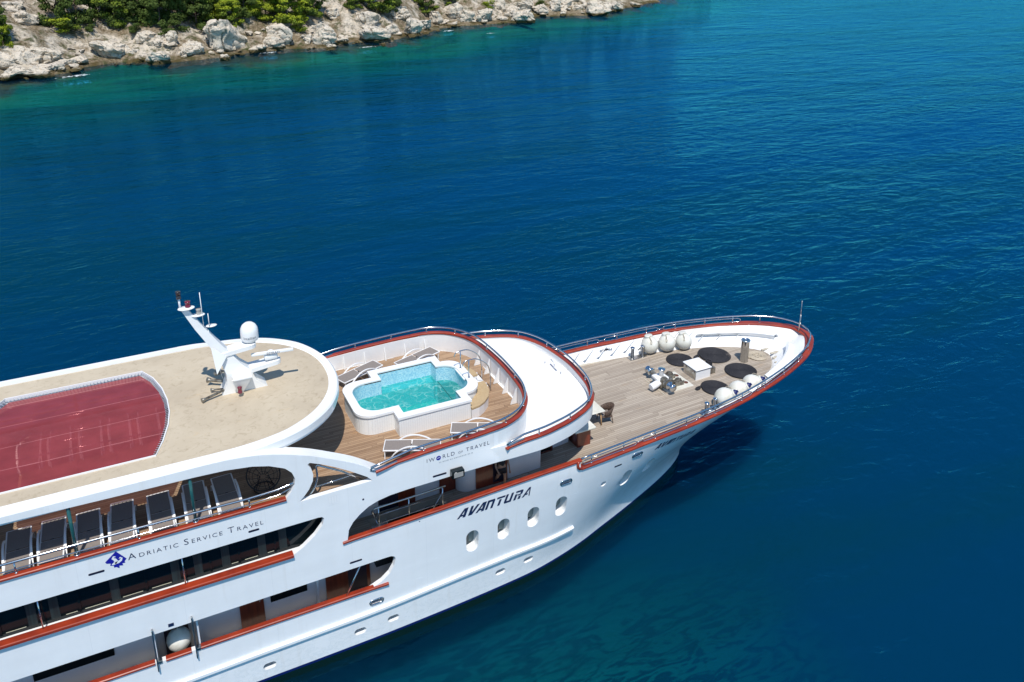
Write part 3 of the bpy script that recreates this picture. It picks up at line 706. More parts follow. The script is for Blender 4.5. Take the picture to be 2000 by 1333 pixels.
for sg in (-1, 1):
    for a, b in ((14.1,16.55),(16.85,19.65),(19.95,22.8),(23.1,26.9)):
        n = max(3, int((b-a)/.5)); xs = np.linspace(a+.1, b-.1, n)
        up = [(x, sg*yb(x), fZ(x)+.30) for x in xs]; dn = [(x, sg*yb(x), fZ(x)+.115) for x in xs]
        endr = [(b, sg*yb(b), fZ(b)+.25), (b+.02, sg*yb(b), fZ(b)+.20), (b, sg*yb(b), fZ(b)+.15)]
        endl = [(a, sg*yb(a), fZ(a)+.15), (a-.02, sg*yb(a), fZ(a)+.20), (a, sg*yb(a), fZ(a)+.25)]
        lows.append(up+endr+dn[::-1]+endl+[up[0]])
        if b < 26: lows.append([(b+.02, sg*yb(b), fZ(b)+.2), (b+.28, sg*yb(b+.3), fZ(b+.3)+.2)])
rail(top, [(s, sg*yb(s), fZ(s)+.08, zr(s)) for sg in (-1, 1) for s in S0], lows)
sdt = [(6.0,-4.09,6.76),(6.02,-4.1,6.86),(6.3,-4.1,6.92),(6.9,-4.09,7.02)]+[(x, -b+.05, sdz(x)+.25) for x, b in sdh if x > 7.3]
sdt = [(6.9,-4.1,6.83),(6.1,-4.1,6.72)]+sdt
sdt2 = sdt+[(x, -y, z) for x, y, z in reversed(sdt[:-1])]
sp = [(7.85,4.05),(9.41,4.03),(10.95,3.9),(12.0,3.22)]
rail(sdt2, [(x, sg*y, sdz(x)+.05, sdz(x)+.25) for x, y in sp for sg in (-1, 1)]+[(12.6,-1.3,7.05,7.25),(12.6,1.3,7.05,7.25)])
wdt = [(11.6,-4.06,6.27),(10.95,-4.1,6.2),(10.9,-4.1,6.28),(11.1,-4.1,6.36),(11.6,-4.07,6.47)]+[(x, -b+.05, wdz(x)+.26) for x, b in wdh if x > 11.9]
wdt2 = wdt+[(x, -y, z) for x, y, z in reversed(wdt[:-1])]
rail(wdt2, [(x, sg*y, wdz(x)+.05, wdz(x)+.26) for x, y in ((12.2,4.05),(13.65,3.75),(14.93,3.02),(15.6,1.6)) for sg in (-1, 1)])
for sg in (-1, 1):
    rail([(-12,sg*4.05,7.02),(-2.5,sg*4.05,7.0),(.65,sg*4.05,6.97),(2.14,sg*4.05,6.94),(3.05,sg*4.05,6.97),(3.4,sg*4.05,7.03),(3.57,sg*4.05,7.08)],
         [(x, sg*4.05, 6.63, 6.97) for x in (-7.2,-5.6,-4.0,-.9,2.2)], [[(-12,sg*4.05,6.79),(.65,sg*4.05,6.75),(2.14,sg*4.05,6.72),(3.1,sg*4.05,6.78),(3.45,sg*4.05,6.9)]])
rail([(6.3,-3.12,4.2),(6.22,-3.12,4.4),(6.3,-3.12,4.5),(7.53,-3.1,4.5),(8.95,-3.06,4.5)], [(x, -3.1, 3.5, 4.5) for x in (6.45,7.55,8.82)], [[(6.4,-3.12,4.17),(8.0,-3.08,4.17)],[(6.4,-3.12,3.83),(8.95,-3.06,3.83)],[(8.85,-3.06,4.3),(8.2,-3.2,3.5)],[(6.3,-3.12,4.1),(6.5,-3.3,3.5)]])
# inner handrail behind the side fin
b_ = bmesh.new(); tube(b_, catmull([(3.95,-3.85,6.2),(4.2,-3.85,6.5),(4.33,-3.85,6.9),(4.32,-3.85,7.3)], 4)+[Vector((4.36,-3.85,7.33)),Vector((5.1,-3.85,6.87)),Vector((5.9,-3.85,6.24))], .035, 8); tube(b_, [(4.27,-3.85,6.55),(5.42,-3.85,6.6)], .018, 6); part('handrail', b_, M['steel'])
# bow staff
b_ = bmesh.new(); tube(b_, [(28.78,0,4.88),(28.78,0,5.75)], .035, 8); tube(b_, [(28.78,0,5.75),(28.76,0,6.42)], .018, 6); tube(b_, [(28.78,-.06,5.3),(28.78,.06,5.3)], .03, 6); lathe(b_, [(0,0),(.03,.01),(.03,.05),(0,.06)], 8, (28.76,0,6.42)); part('jackstaff', b_, M['steel_dull'])
# --- ribs and fairleads inside the bow bulwark
for sg in (-1, 1):
    for s in (17.2,17.95,18.7,19.45,20.2,20.95,21.7,22.5,23.3,24.1,24.9,25.7,26.6,27.5):
        b2 = bmesh.new(); zt_, zb_ = fZ(s)-.14, zdeck(s)+.0
        for dx in (-.018, .018):
            xd = hpt(s, zt_)[0]; d_ = Vector((dx, 0, 0)); s2 = s_of(xd, zb_+.02) if s > 24 else s
            q = [onside(s, zt_, -.15, sg)+d_, onside(s, zt_, -.25, sg)+d_, onside(s, zb_+.06, -.36, sg)+d_, onside(s, zb_, -.15, sg)+d_]
            q = [b2.verts.new(v_) for v_ in q]; b2.faces.new(q if dx < 0 else q[::-1])
        b2.verts.ensure_lookup_table()
        for k in range(4): b2.faces.new([b2.verts[k], b2.verts[4+k], b2.verts[4+(k+1) % 4], b2.verts[(k+1) % 4]])
        bmesh.ops.recalc_face_normals(b2, faces=b2.faces); link('bulwark_rib', b2, M['white'], hull)
    for s, zc_ in ((20.2,4.28),(25.55,4.42),(17.0,4.15)):
        x, b = hpt(s, zc_); b2 = bmesh.new(); y = onside(s, zc_, -.215, sg).y; x1, b1 = hpt(s+.4, zc_); d = Vector((x1-x, sg*(b1-b), 0)).normalized(); n = Vector((-d.y, d.x, 0))*(-sg)
        el = [Vector((x, y, zc_))+d*(.15*math.cos(a))+Vector((0,0,.075*math.sin(a)))+n*.03 for a in np.linspace(0, 2*math.pi, 17)[:-1]]
        tube(b2, el, .02, 6, closed=True); f = b2.faces.new([b2.verts.new(e+n*.002) for e in el]); f.material_index = 1
        for q in (-1, 1):
            for hz in (-.04, .04): tube(b2, [Vector((x, y, zc_+hz))+d*(q*.15)+n*.04, Vector((x, y, zc_+hz))+d*(q*.33)+n*.06], .018, 6)
        link('fairlead', b2, [M['steel'], M['slot']], hull)
# bench step round the inside of the bow
b_ = bmesh.new(); seat = []
for s in np.arange(25.3, 28.95, .2):
    seat.append(s)
for sg in (-1, 1):
    P_ = []
    for s in seat:
        row = [onside(s, 4.42, -.13, sg), onside(s, 4.36, -.46, sg), onside(s, 4.30, -.46, sg), onside(s, 4.30, -.15, sg)]
        for v_ in row: v_.y = sg*max(0, sg*v_.y)
        P_.append([b_.verts.new(v_) for v_ in row])
    for a, c in zip(P_, P_[1:]):
        for k in range(3): b_.faces.new((a[k], c[k], c[k+1], a[k+1]))
bmesh.ops.recalc_face_normals(b_, faces=b_.faces); part('bow_shelf', b_, M['white'])
# --- foredeck gear
zd = zdeck
for sg in (-1, 1):
    pr = part('bollard_base', Bx(20.72, 21.7, sg*2.72-.16, sg*2.72+.16, zd(21.2)-.02, zd(21.2)+.025, bev=.01), M['steel_dull'])
    for x, y in ((20.94,2.76),(21.47,2.67)):
        b_ = lathe(bmesh.new(), [(0,0),(.085,0),(.085,.5),(.11,.515),(.11,.545),(.09,.56),(0,.56)], 20, (x, sg*y, zd(x)+.02)); link('bollard', b_, M['steel'], pr)
b_ = lathe(bmesh.new(), [(0,0),(.19,0),(.19,1.05),(.215,1.07),(.215,1.12),(.19,1.14),(.17,1.14),(.165,1.1),(0,1.1)], 28, (25.36,-.05,zd(25.36))); part('capstan_post', b_, M['steel'])
wp = part('windlass_bed', Bx(20.55, 21.95, -.66, .76, zd(21)-.03, zd(21)+.045, bev=.012), M['fender'])
b_ = bmesh.new(); zz = zd(20.7)+.04
bbox(b_, 20.42,20.78,-.28,.3,zz,zz+.38, bev=.05); tube(b_, [(20.6,-.62,zz+.33),(20.6,.7,zz+.33)], .09, 14); bbox(b_, 20.75,21.15,-.2,.22,zz+.05,zz+.34, bev=.06)
lathe(b_, [(0,-.18),(.22,-.18),(.22,-.1),(.13,-.06),(.13,.06),(.22,.1),(.22,.18),(0,.18)], 20, (20.6,-.33,zz+.33), Matrix.Rotation(R(90),4,'X')); link('gearbox', b_, M['galv'], wp, True, 40)
b_ = bmesh.new(); lathe(b_, [(0,0),(.14,0),(.14,.12),(.16,.14),(.16,.5),(.14,.52),(0,.52)], 18, (20.42,-.12,zz+.27), Matrix.Rotation(R(-100),4,'Y') @ Matrix.Rotation(R(8),4,'X')); bbox(b_, 20.3,20.9,-.2,.34,zz+.32,zz+.46, bev=.04); link('motor', b_, M['frame_white'], wp, True, 40)
b_ = bmesh.new(); lathe(b_, [(0,0),(.11,0),(.12,.3),(.17,.33),(.17,.38),(.15,.40),(0,.40)], 20, (20.66,.08,zz+.42)); link('drum', b_, M['steel'], wp)
for y, sg in ((-.62,1),(.74,-1)):
    b_ = lathe(bmesh.new(), [(0,0),(.19,0),(.19,.03),(.12,.08),(.12,.2),(.17,.26),(.17,.3),(0,.31)], 20, (20.6,y,zz+.33), Matrix.Rotation(R(90*sg),4,'X')); link('warping_drum', b_, M['steel'], wp)
b_ = bmesh.new()
for y in (-.27, .38):
    lathe(b_, [(0,-.09),(.17,-.09),(.17,-.05),(.08,-.03),(.08,.03),(.17,.05),(.17,.09),(0,.09)], 16, (21.35,y,zz+.16), Matrix.Rotation(R(90),4,'X'))
    bbox(b_, 21.1,21.6,y-.14,y-.1,zz,zz+.22, bev=.01); bbox(b_, 21.1,21.6,y+.1,y+.14,zz,zz+.22, bev=.01)
    for k in range(9): tube(b_, [(20.75+k*.09, y-.03*(k % 2), zz+.3-k*.022), (20.83+k*.09, y+.03*(k % 2), zz+.285-k*.022)], .028, 6)
    tube(b_, [(21.15,y+.16,zz+.1),(21.15,y+.2,zz+.42)], .02, 6)
link('chain_stopper', b_, M['galv'], wp, True, 40)
b_ = bmesh.new()
for y in (-.3,.4): lathe(b_, [(0,.0),(.1,.0),(.1,.03),(.06,.05),(0,.03)], 14, (21.78,y,zz))
link('hawse_pipe', b_, mat('rusty_pipe', (.10,.035,.02), .7), wp)
for x0, x1 in ((22.05,22.09),(20.3,20.34)): part('deck_trim', Bx(x0, x1, -.78, .88, zd(21)-.02, zd(21)+.012, bev=.003), M['margin'])
b_ = bmesh.new()
for k, (x0, x1) in enumerate(((27.0,27.15),)):
    for y in (-.9,-.5,-.1,.35): part('deck_step', Bx(x0-abs(y)*.55, x0+.5-abs(y)*.55, y-.06, y+.06, zd(27)-.03, zd(27)+.03, bev=.02), M['margin'])
# --- bar counter below the overhang
cb = part('bar_counter', bbox(bmesh.new(), 14.95, 15.58, -2.2, -.6, 3.7, 4.50, bev=.05), M['door'])
b_ = bmesh.new(); bbox(b_, 14.75, 15.72, -2.36, -.6, 4.505, 4.6, bev=.035); link('counter_top', b_, M['fender'], cb)
# --- pool
def pring(ob, x0, x1):
    pass
def lobes(g, aft, fore, hw, lw):       # plus-shaped outline grown by g
    P_ = []
    def arc(cx, cy, rx, ry, a0, a1, n=10):
        for a in np.linspace(a0, a1, n): P_.append((cx+rx*math.cos(a), cy+ry*math.sin(a)))
    x0, x1 = 8.0-g, 10.25+g; Lw = lw+g*.98
    P_.append((x0, -hw-g)); P_.append((x1, -hw-g)); P_.append((x1, -Lw))
    r = fore+g-x1; arc(x1+max(.02, r-.62), -Lw+.62, .62, .62, -math.pi/2, 0); arc(x1+max(.02, r-.62), Lw-.62, .62, .62, 0, math.pi/2)
    P_.append((x1, Lw)); P_.append((x1, hw+g)); P_.append((x0, hw+g)); P_.append((x0, Lw))
    r = x0-(aft-g); arc(x0-max(.02, r-.62), Lw-.62, .62, .62, math.pi/2, math.pi); arc(x0-max(.02, r-.62), -Lw+.62, .62, .62, math.pi, 1.5*math.pi)
    P_.append((x0, -Lw))
    return P_
p_in = lobes(0, 6.72, 10.95, 1.58, 1.03); p_out = lobes(.30, 6.72, 10.95, 1.58, 1.03); p_sk = lobes(.26, 6.72, 10.95, 1.58, 1.03)
def groove():
    m = mat('white_tongue_and_groove', (.80,.80,.78), .4); t = NT(m); s = t.n('ShaderNodeSeparateXYZ'); t.l(t.pos(), s.inputs[0])
    f = t.math('FRACT', t.math('DIVIDE', t.math('ADD', s.outputs[0], t.math('MULTIPLY', s.outputs[1], .97)), .085)); g = t.math('LESS_THAN', f, .12)
    t.l(t.bump(t.math('SUBTRACT', 1, g), .45, .006), t.b.inputs['Normal']); t.l(t.mix(g, (.80,.80,.78), (.70,.70,.685)), t.b.inputs['Base Color']); return m
skirt = bmesh.new(); n = len(p_sk)
lo = [skirt.verts.new((x, y, 6.13)) for x, y in p_sk]; hi = [skirt.verts.new((x, y, 6.87)) for x, y in p_sk]
for k in range(n): skirt.faces.new((lo[k], lo[(k+1) % n], hi[(k+1) % n], hi[k]))
pool = part('pool', skirt, groove())
b_ = slab(p_out, [p_in], 6.86, 6.95)
bmesh.ops.bevel(b_, geom=[e for e in b_.edges if len(e.link_faces) == 2 and e.calc_face_angle() > 1], offset=.02, segments=2, affect='EDGES')
link('coping', b_, M['frame_white'], pool)
def tiles(name, base, alt, sc=22):
    m = mat(name, base, .25); t = NT(m); p = t.pos()
    v = t.n('ShaderNodeTexVoronoi', i_Scale=sc, distance='CHEBYCHEV'); v.inputs['Randomness'].default_value = .3; t.l(p, v.inputs['Vector'])
    wv = t.n('ShaderNodeTexWhiteNoise'); t.l(v.outputs['Position'], wv.inputs['Vector'])
    t.l(t.ramp(wv.outputs['Value'], [(.1, alt), (.9, base)]), t.b.inputs['Base Color']); return m
T1 = tiles('pool_mosaic', (.50,.74,.80), (.28,.56,.70)); T2 = tiles('pool_floor_mosaic', (.10,.66,.58), (.08,.58,.52))
b_ = bmesh.new(); lo = [b_.verts.new((x, y, 5.35)) for x, y in p_in]; hi = [b_.verts.new((x, y, 6.9)) for x, y in p_in]; n = len(p_in)
for k in range(n):
    f = b_.faces.new((hi[k], hi[(k+1) % n], lo[(k+1) % n], lo[k]))
v, F = tri2d(p_in, [])
for t in F:
    f = b_.faces.new([b_.verts.new((v[i][0], v[i][1], 5.36)) for i in t]); f.material_index = 1
bmesh.ops.recalc_face_normals(b_, faces=b_.faces)
for f in b_.faces:
    if f.material_index == 1 and f.normal.z < 0: f.normal_flip()
link('basin', b_, [T1, T2], pool)
b_ = bmesh.new(); bbox(b_, 8.02, 10.2, 1.18, 1.57, 5.36, 6.22, bev=.02); link('basin_seat', b_, T1, pool)
b_ = bmesh.new(); bbox(b_, 10.28, 10.32, -1.0, 1.0, 5.4, 6.3, bev=.01)
for k in range(22): box(b_, 10.36+k*.026, 10.372+k*.026, -.42, .78, 6.26, 6.275)
box(b_, 10.35, 10.95, -.42, .78, 6.235, 6.25); link('step_grating', b_, mat('grey_plastic_grating', (.07,.07,.08), .5), pool)
def pool_water():
    m = bpy.data.materials.new('pool_water'); m.use_nodes = True; nt = m.node_tree; nt.nodes.remove(nt.nodes['Principled BSDF']); o = nt.nodes['Material Output']
    tr = nt.nodes.new('ShaderNodeBsdfTransparent'); tr.inputs[0].default_value = (.36,.94,.93,1)
    df = nt.nodes.new('ShaderNodeBsdfDiffuse'); df.inputs[0].default_value = (.04,.47,.46,1)
    gl = nt.nodes.new('ShaderNodeBsdfGlossy'); gl.inputs['Roughness'].default_value = .03
    g = nt.nodes.new('ShaderNodeNewGeometry'); n = nt.nodes.new('ShaderNodeTexNoise'); n.inputs['Scale'].default_value = 3.2; n.inputs['Detail'].default_value = 3; n.inputs['Distortion'].default_value = 1.2
    nt.links.new(g.outputs['Position'], n.inputs['Vector']); bp = nt.nodes.new('ShaderNodeBump'); bp.inputs['Strength'].default_value = .6; bp.inputs['Distance'].default_value = .08; nt.links.new(n.outputs['Fac'], bp.inputs['Height'])
    nt.links.new(bp.outputs[0], gl.inputs['Normal'])
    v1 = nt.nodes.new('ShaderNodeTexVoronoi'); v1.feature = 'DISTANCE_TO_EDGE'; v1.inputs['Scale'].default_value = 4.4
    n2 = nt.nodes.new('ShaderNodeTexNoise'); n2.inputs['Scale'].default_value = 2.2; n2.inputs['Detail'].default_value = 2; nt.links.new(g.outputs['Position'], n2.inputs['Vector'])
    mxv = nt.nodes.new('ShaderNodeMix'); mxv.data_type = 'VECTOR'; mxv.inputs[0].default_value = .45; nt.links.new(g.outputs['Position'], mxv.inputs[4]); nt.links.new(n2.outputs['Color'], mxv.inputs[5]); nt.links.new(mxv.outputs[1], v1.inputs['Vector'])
    foam = nt.nodes.new('ShaderNodeMapRange'); foam.inputs[1].default_value = .0; foam.inputs[2].default_value = .09; foam.inputs[3].default_value = .30; foam.inputs[4].default_value = 0; nt.links.new(v1.outputs['Distance'], foam.inputs[0])  # pale network: caustic light and ripple glints painted on the water
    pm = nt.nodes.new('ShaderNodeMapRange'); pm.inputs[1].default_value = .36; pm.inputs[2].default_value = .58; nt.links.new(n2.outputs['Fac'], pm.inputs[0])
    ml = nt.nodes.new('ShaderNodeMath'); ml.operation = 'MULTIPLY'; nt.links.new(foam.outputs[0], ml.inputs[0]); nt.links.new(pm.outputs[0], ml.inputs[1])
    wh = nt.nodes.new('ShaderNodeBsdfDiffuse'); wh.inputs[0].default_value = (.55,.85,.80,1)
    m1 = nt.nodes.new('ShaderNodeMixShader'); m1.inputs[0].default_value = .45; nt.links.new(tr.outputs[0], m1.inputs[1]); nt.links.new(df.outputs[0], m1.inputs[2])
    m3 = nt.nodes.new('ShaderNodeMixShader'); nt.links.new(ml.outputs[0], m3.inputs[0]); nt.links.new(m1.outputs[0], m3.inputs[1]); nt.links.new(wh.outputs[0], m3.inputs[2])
    fr = nt.nodes.new('ShaderNodeFresnel'); fr.inputs[0].default_value = 1.33; nt.links.new(bp.outputs[0], fr.inputs['Normal'])
    m2 = nt.nodes.new('ShaderNodeMixShader'); nt.links.new(fr.outputs[0], m2.inputs[0]); nt.links.new(m3.outputs[0], m2.inputs[1]); nt.links.new(gl.outputs[0], m2.inputs[2])
    nt.links.new(m2.outputs[0], o.inputs[0]); return m
v, F = tri2d(lobes(-.004, 6.72, 10.95, 1.58, 1.03), []); b_ = bmesh.new(); vv = [b_.verts.new((x, y, 6.30)) for x, y in v]
for t in F:
    f = b_.faces.new([vv[i] for i in t]); f.normal_update()
    if f.normal.z < 0: f.normal_flip()
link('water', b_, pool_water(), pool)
# bench with cushion on the pool's forward side
def fan(r0, r1, a0, a1, cx, cy, sy=1, n=14):
    return [(cx+r1*math.cos(a), cy+sy*r1*math.sin(a)) for a in np.linspace(a0, a1, n)]+[(cx+r0*math.cos(a), cy+sy*r0*math.sin(a)) for a in np.linspace(a1, a0, n)]
bo = [(10.53,-1.92),(10.85,-1.86),(11.15,-1.68),(11.45,-1.38),(11.65,-1.0),(11.74,-.6),(11.74,-.28),(11.40,-.28),(11.12,-.72),(11.02,-1.05),(10.82,-1.32),(10.53,-1.36)]
for sgn in (1, -1):
    q = [(x, y*sgn) for x, y in bo]
    link('bench_base', slab([(x-.02 if x > 11 else x, y) for x, y in q], [], 6.13, 6.53), M['inner'] if False else M['frame_white'], pool)
    b_ = slab(q, [], 6.533, 6.61); bmesh.ops.bevel(b_, geom=[e for e in b_.edges if len(e.link_faces) == 2 and e.calc_face_angle() > 1], offset=.025, segments=2, affect='EDGES'); link('bench_cushion', b_, M['cream'], pool)
b_ = bmesh.new(); bbox(b_, 11.2,11.62,-.26,.72,6.45,6.5, bev=.015); bbox(b_, 11.5,11.95,-.26,.72,6.28,6.33, bev=.015); box(b_, 11.25,11.9,-.24,-.2,6.13,6.45); box(b_, 11.25,11.9,.66,.7,6.13,6.45); bbox(b_, 10.9,11.3,-.3,.74,6.84,6.9, bev=.015); link('boarding_steps', b_, M['frame_white'], pool)
for y in (.49, -.34):
    b_ = bmesh.new(); tube(b_, [(10.85,y,7.5),(10.85,y,7.58)]+catmull([(10.92,y,7.66),(11.1,y,7.7),(11.45,y,7.66),(11.85,y-.02,7.35),(11.98,y-.04,6.9),(12.0,y-.05,6.15)], 5), .022, 8); tube(b_, [(11.1,y,6.95),(11.1,y,7.7)], .022, 8); lathe(b_, [(0,0),(.05,0),(.05,.015),(0,.02)], 12, (11.1,y,6.951)); link('handrail', b_, M['steel'], pool)
# --- mast on the roof
def plate(bm, pts, y0, y1, ymap=None):
    """polygon in (x,z) given thickness between y0 and y1"""
    a = [bm.verts.new((x, y0, z)) for x, z in pts]; c = [bm.verts.new((x, y1, z)) for x, z in pts]; n = len(pts)
    bm.faces.new(a); bm.faces.new(c[::-1])
    for k in range(n): bm.faces.new((a[k], c[k], c[(k+1) % n], a[(k+1) % n]))
    return bm
b_ = bmesh.new()
prof = [(2.12,8.5),(2.32,8.9),(2.33,9.25),(2.22,9.65),(2.08,10.02),(1.85,10.45),(1.55,11.0),(1.22,11.72),(1.40,11.74),(1.78,11.1),(2.2,10.45),(2.55,9.95),(2.85,9.5),(3.15,9.2),(3.2,9.0),(3.3,8.8),(3.62,8.5)]
rows = []
for (x, z) in prof: rows.append((x, z, .30 if z < 9.3 else max(.07, .26-.085*(z-9.3))))
L_ = [b_.verts.new((x, -t_, z)) for x, z, t_ in rows]; R_ = [b_.verts.new((x, t_, z)) for x, z, t_ in rows]; n = len(rows)
b_.faces.new(L_); b_.faces.new(R_[::-1])
for k in range(n): b_.faces.new((L_[k], R_[k], R_[(k+1) % n], L_[(k+1) % n]))
bmesh.ops.recalc_face_normals(b_, faces=b_.faces); bmesh.ops.triangulate(b_, faces=[f for f in b_.faces if len(f.verts) > 4])
mast = part('mast', b_, M['white'])
def arm(x0, z0, x1, z1, w0, w1, th, y=0):
    b = bmesh.new(); el = []
    for k in range(9):
        a = -math.pi/2+math.pi*k/8; el.append((x1+w1*math.cos(a), y+w1*math.sin(a), z1))
    P_ = [(x0, y-w0, z0)]+el+[(x0, y+w0, z0)]
    lo = [b.verts.new((p[0], p[1], p[2]-th)) for p in P_]; hi = [b.verts.new(p) for p in P_]; n = len(P_)
    b.faces.new(hi); b.faces.new(lo[::-1])
    for k in range(n): b.faces.new((lo[k], lo[(k+1) % n], hi[(k+1) % n], hi[k]))
    bmesh.ops.recalc_face_normals(b, faces=b.faces); return b
link('radome_arm', arm(2.1, 9.98, 3.15, 10.1, .24, .26, .14), M['white'], mast)
link('radar_arm', arm(2.6, 9.2, 3.95, 9.32, .30, .22, .15), M['white'], mast)
b_ = bmesh.new(); plate(b_, [(2.45,9.14),(3.1,9.14),(2.78,8.5),(2.62,8.5)], -.62, -.56)
for v_ in b_.verts:
    if v_.co.z < 9: v_.co.y += .24
bbox(b_, 2.5,3.1,-.62,-.2,9.1,9.16, bev=.01); bmesh.ops.recalc_face_normals(b_, faces=b_.faces); link('side_wing', b_, M['white'], mast)
b_ = bmesh.new(); plate(b_, [(1.95,10.35),(2.4,9.9),(2.02,9.45)], -.55, -.5); bmesh.ops.recalc_face_normals(b_, faces=b_.faces)
for v_ in b_.verts:
    if v_.co.z > 9.6: v_.co.y += .25
link('side_fin', b_, M['white'], mast)
rad = link('radome', lathe(bmesh.new(), [(0,-.06),(.2,-.06),(.27,0),(.295,.08),(.295,.31),(.28,.42),(.225,.53),(.13,.605),(0,.63)], 32, (3.25,.10,10.18)), M['white'], mast)
def wrap_text(s_, size, cx, cy, cz, r, ang, tilt=0):
    me = text_mesh(s_, size); xs = [v.co.x for v in me.vertices]; mid = (min(xs)+max(xs))/2
    for v in me.vertices:
        a = ang+(v.co.x-mid)/r; v.co = Vector((cx+r*math.cos(a), cy+r*math.sin(a), cz+v.co.y))
    return me
link('lettering', wrap_text('Intellian', .14, 3.25, .10, 10.29, .301, R(-98)), M['navy'], rad)
bmr = bmesh.new(); bbox(bmr, 3.62,4.08,-.16,.16,9.36,9.56, bev=.07); lathe(bmr, [(0,0),(.09,0),(.09,.1),(0,.1)], 14, (3.86,0,9.55))
radar = link('radar_scanner', bmr, M['white'], mast, True, 35)
bb = bmesh.new(); bbox(bb, -.70,.70,-.055,.055,-.055,.055, bev=.03); ang = R(-8); mx = Matrix.Translation((3.9,-.16,9.66)) @ Matrix.Rotation(ang,4,'Z')
bb.transform(mx); link('scanner_bar', bb, M['white'], radar, True, 35)
me = text_mesh('SIMRAD', .125); xs = [v.co.x for v in me.vertices]; mid = (min(xs)+max(xs))/2
for v in me.vertices: v.co = mx @ Vector((v.co.x-mid+.02, -.058, v.co.y-.045))
link('lettering', me, M['navy'], radar)
for (x, z, rx, dz) in ((1.33,11.74,.27,.06),(1.66,11.44,.22,.05),(2.02,10.99,.18,.04)):
    b_ = lathe(bmesh.new(), [(0,0),(rx*.8,0),(rx,dz*.5),(rx*.9,dz),(0,dz)], 24); b_.transform(Matrix.Translation((x+.05, -.05, z)) @ Matrix.Scale(.62, 4, (0,1,0))); link('platform', b_, M['white'], mast)
def lampb(x, y, z, h, r, m): 
    b_ = lathe(bmesh.new(), [(0,0),(r*1.15,0),(r*1.15,h*.2),(r,h*.25),(r,h*.75),(r*1.1,h*.8),(r*1.1,h),(0,h)], 16, (x, y, z)); return link('lamp', b_, m, mast)
b_ = bmesh.new(); tube(b_, [(1.2,0,11.78),(1.2,0,12.14)], .035, 8); tube(b_, [(1.83,-.1,11.05),(1.83,-.1,12.26)], .012, 6); tube(b_, [(2.0,-.15,11.0),(2.0,-.15,11.5)], .012, 6); tube(b_, [(1.95,-.1,10.9),(2.2,-.2,9.1)], .008, 5); link('antenna', b_, M['frame_white'], mast)
lampb(1.2,0,12.13,.24,.07,M['dark_lamp']); lampb(1.44,-.03,11.8,.2,.08,M['red_lamp']); lampb(1.74,-.03,11.49,.18,.075,M['clear_lamp']); lampb(2.66,-.64,8.66,.22,.07,M['red_lamp'])
for (p0, p1, r) in (((1.78,.62,8.72),(2.25,.3,8.72),.06),((1.45,-.5,8.6),(2.2,-.25,8.68),.05),((1.8,.05,8.62),(2.2,-.05,8.62),.035)):
    p0, p1 = Vector(p0), Vector(p1); d = (p1-p0).normalized(); b_ = bmesh.new(); tube(b_, [p0, p0+d*.12, p0+d*.13, p1], [r*1.7, r*1.1, r*.9, r*.9], 10); link('horn', b_, M['galv'], mast)
b_ = bmesh.new(); lathe(b_, [(.06,-.2),(.14,0),(.12,.03),(0,.02)], 12, (2.2,.75,8.9), Matrix.Rotation(R(60),4,'Y')); tube(b_, [(2.2,.75,8.9),(2.35,.25,9.1)], .03, 6); link('searchlight', b_, M['galv'], mast)
# --- flood lamp on the side, small fittings
b_ = bmesh.new(); bbox(b_, 8.72,9.18,-4.36,-4.12,5.68,5.96, bev=.03); fl = part('flood_lamp', b_, M['glass_dark'])
b_ = bmesh.new(); bbox(b_, 8.78,9.12,-4.372,-4.362,5.73,5.91, bev=.004); lathe(b_, [(0,0),(.05,0),(.05,.01),(0,.01)], 12, (8.85,-4.36,5.9), Matrix.Rotation(R(90),4,'X')); link('lens', b_, M['clear_lamp'], fl)
# --- lettering on the side
def side_text(name, s_, size, s0, z0, m, slope=0, space=1.0, wide=1.0):
    me = text_mesh(s_, size, space)
    for v in me.vertices: v.co = onx(s0+v.co.x*wide, z0+v.co.y+slope*v.co.x*wide, .006)
    return part(name, me, m)
def tw(s_, size, space=1.0):
    me = text_mesh(s_, size, space); x = max(v.co.x for v in me.vertices); bpy.data.meshes.remove(me); return x
x = -1.28
for big, rest in (('A','DRIATIC'),('S','ERVICE'),('T','RAVEL')):
    side_text('lettering', big, .30, x, 6.04-.030*(x+1.28), M['navy'], wide=1.1); x += tw(big, .30)*1.1+.07
    side_text('lettering', rest, .205, x, 6.045-.030*(x+1.28), M['navy'], -.030, 1.3, 1.12); x += tw(rest, .205, 1.3)*1.12+.15
x = 7.9
for s_, sz, sp_, gap in (('IW',.21,1.35,.05),('O',0,0,0),('RLD',.21,1.35,.13),('OF',.12,1.35,.12),('TRAVEL',.21,1.35,0)):
    if s_ == 'O':
        b_ = bmesh.new(); sidequad(b_, oval(x+.085, 6.53-.02, .085, .085), .006); part('emblem', b_, M['blue']); b_ = bmesh.new(); sidequad(b_, [(x+.03,6.50),(x+.14,6.515),(x+.14,6.535),(x+.03,6.52)], .009); part('emblem', b_, M['frame_white']); x += .22; continue
    side_text('lettering', s_, sz, x, 6.45, M['navy'], -.012, sp_); x += tw(s_, sz, sp_)+gap
b_ = bmesh.new(); random.seed(4)
xx = 8.35
while xx < 9.6:
    d_ = random.choice((.03,.05,.04)); sidequad(b_, [(xx,6.30),(xx+d_,6.30),(xx+d_,6.345),(xx,6.345)], .005); xx += d_+random.choice((.02,.02,.05))
part('lettering', b_, M['grey_letter'])
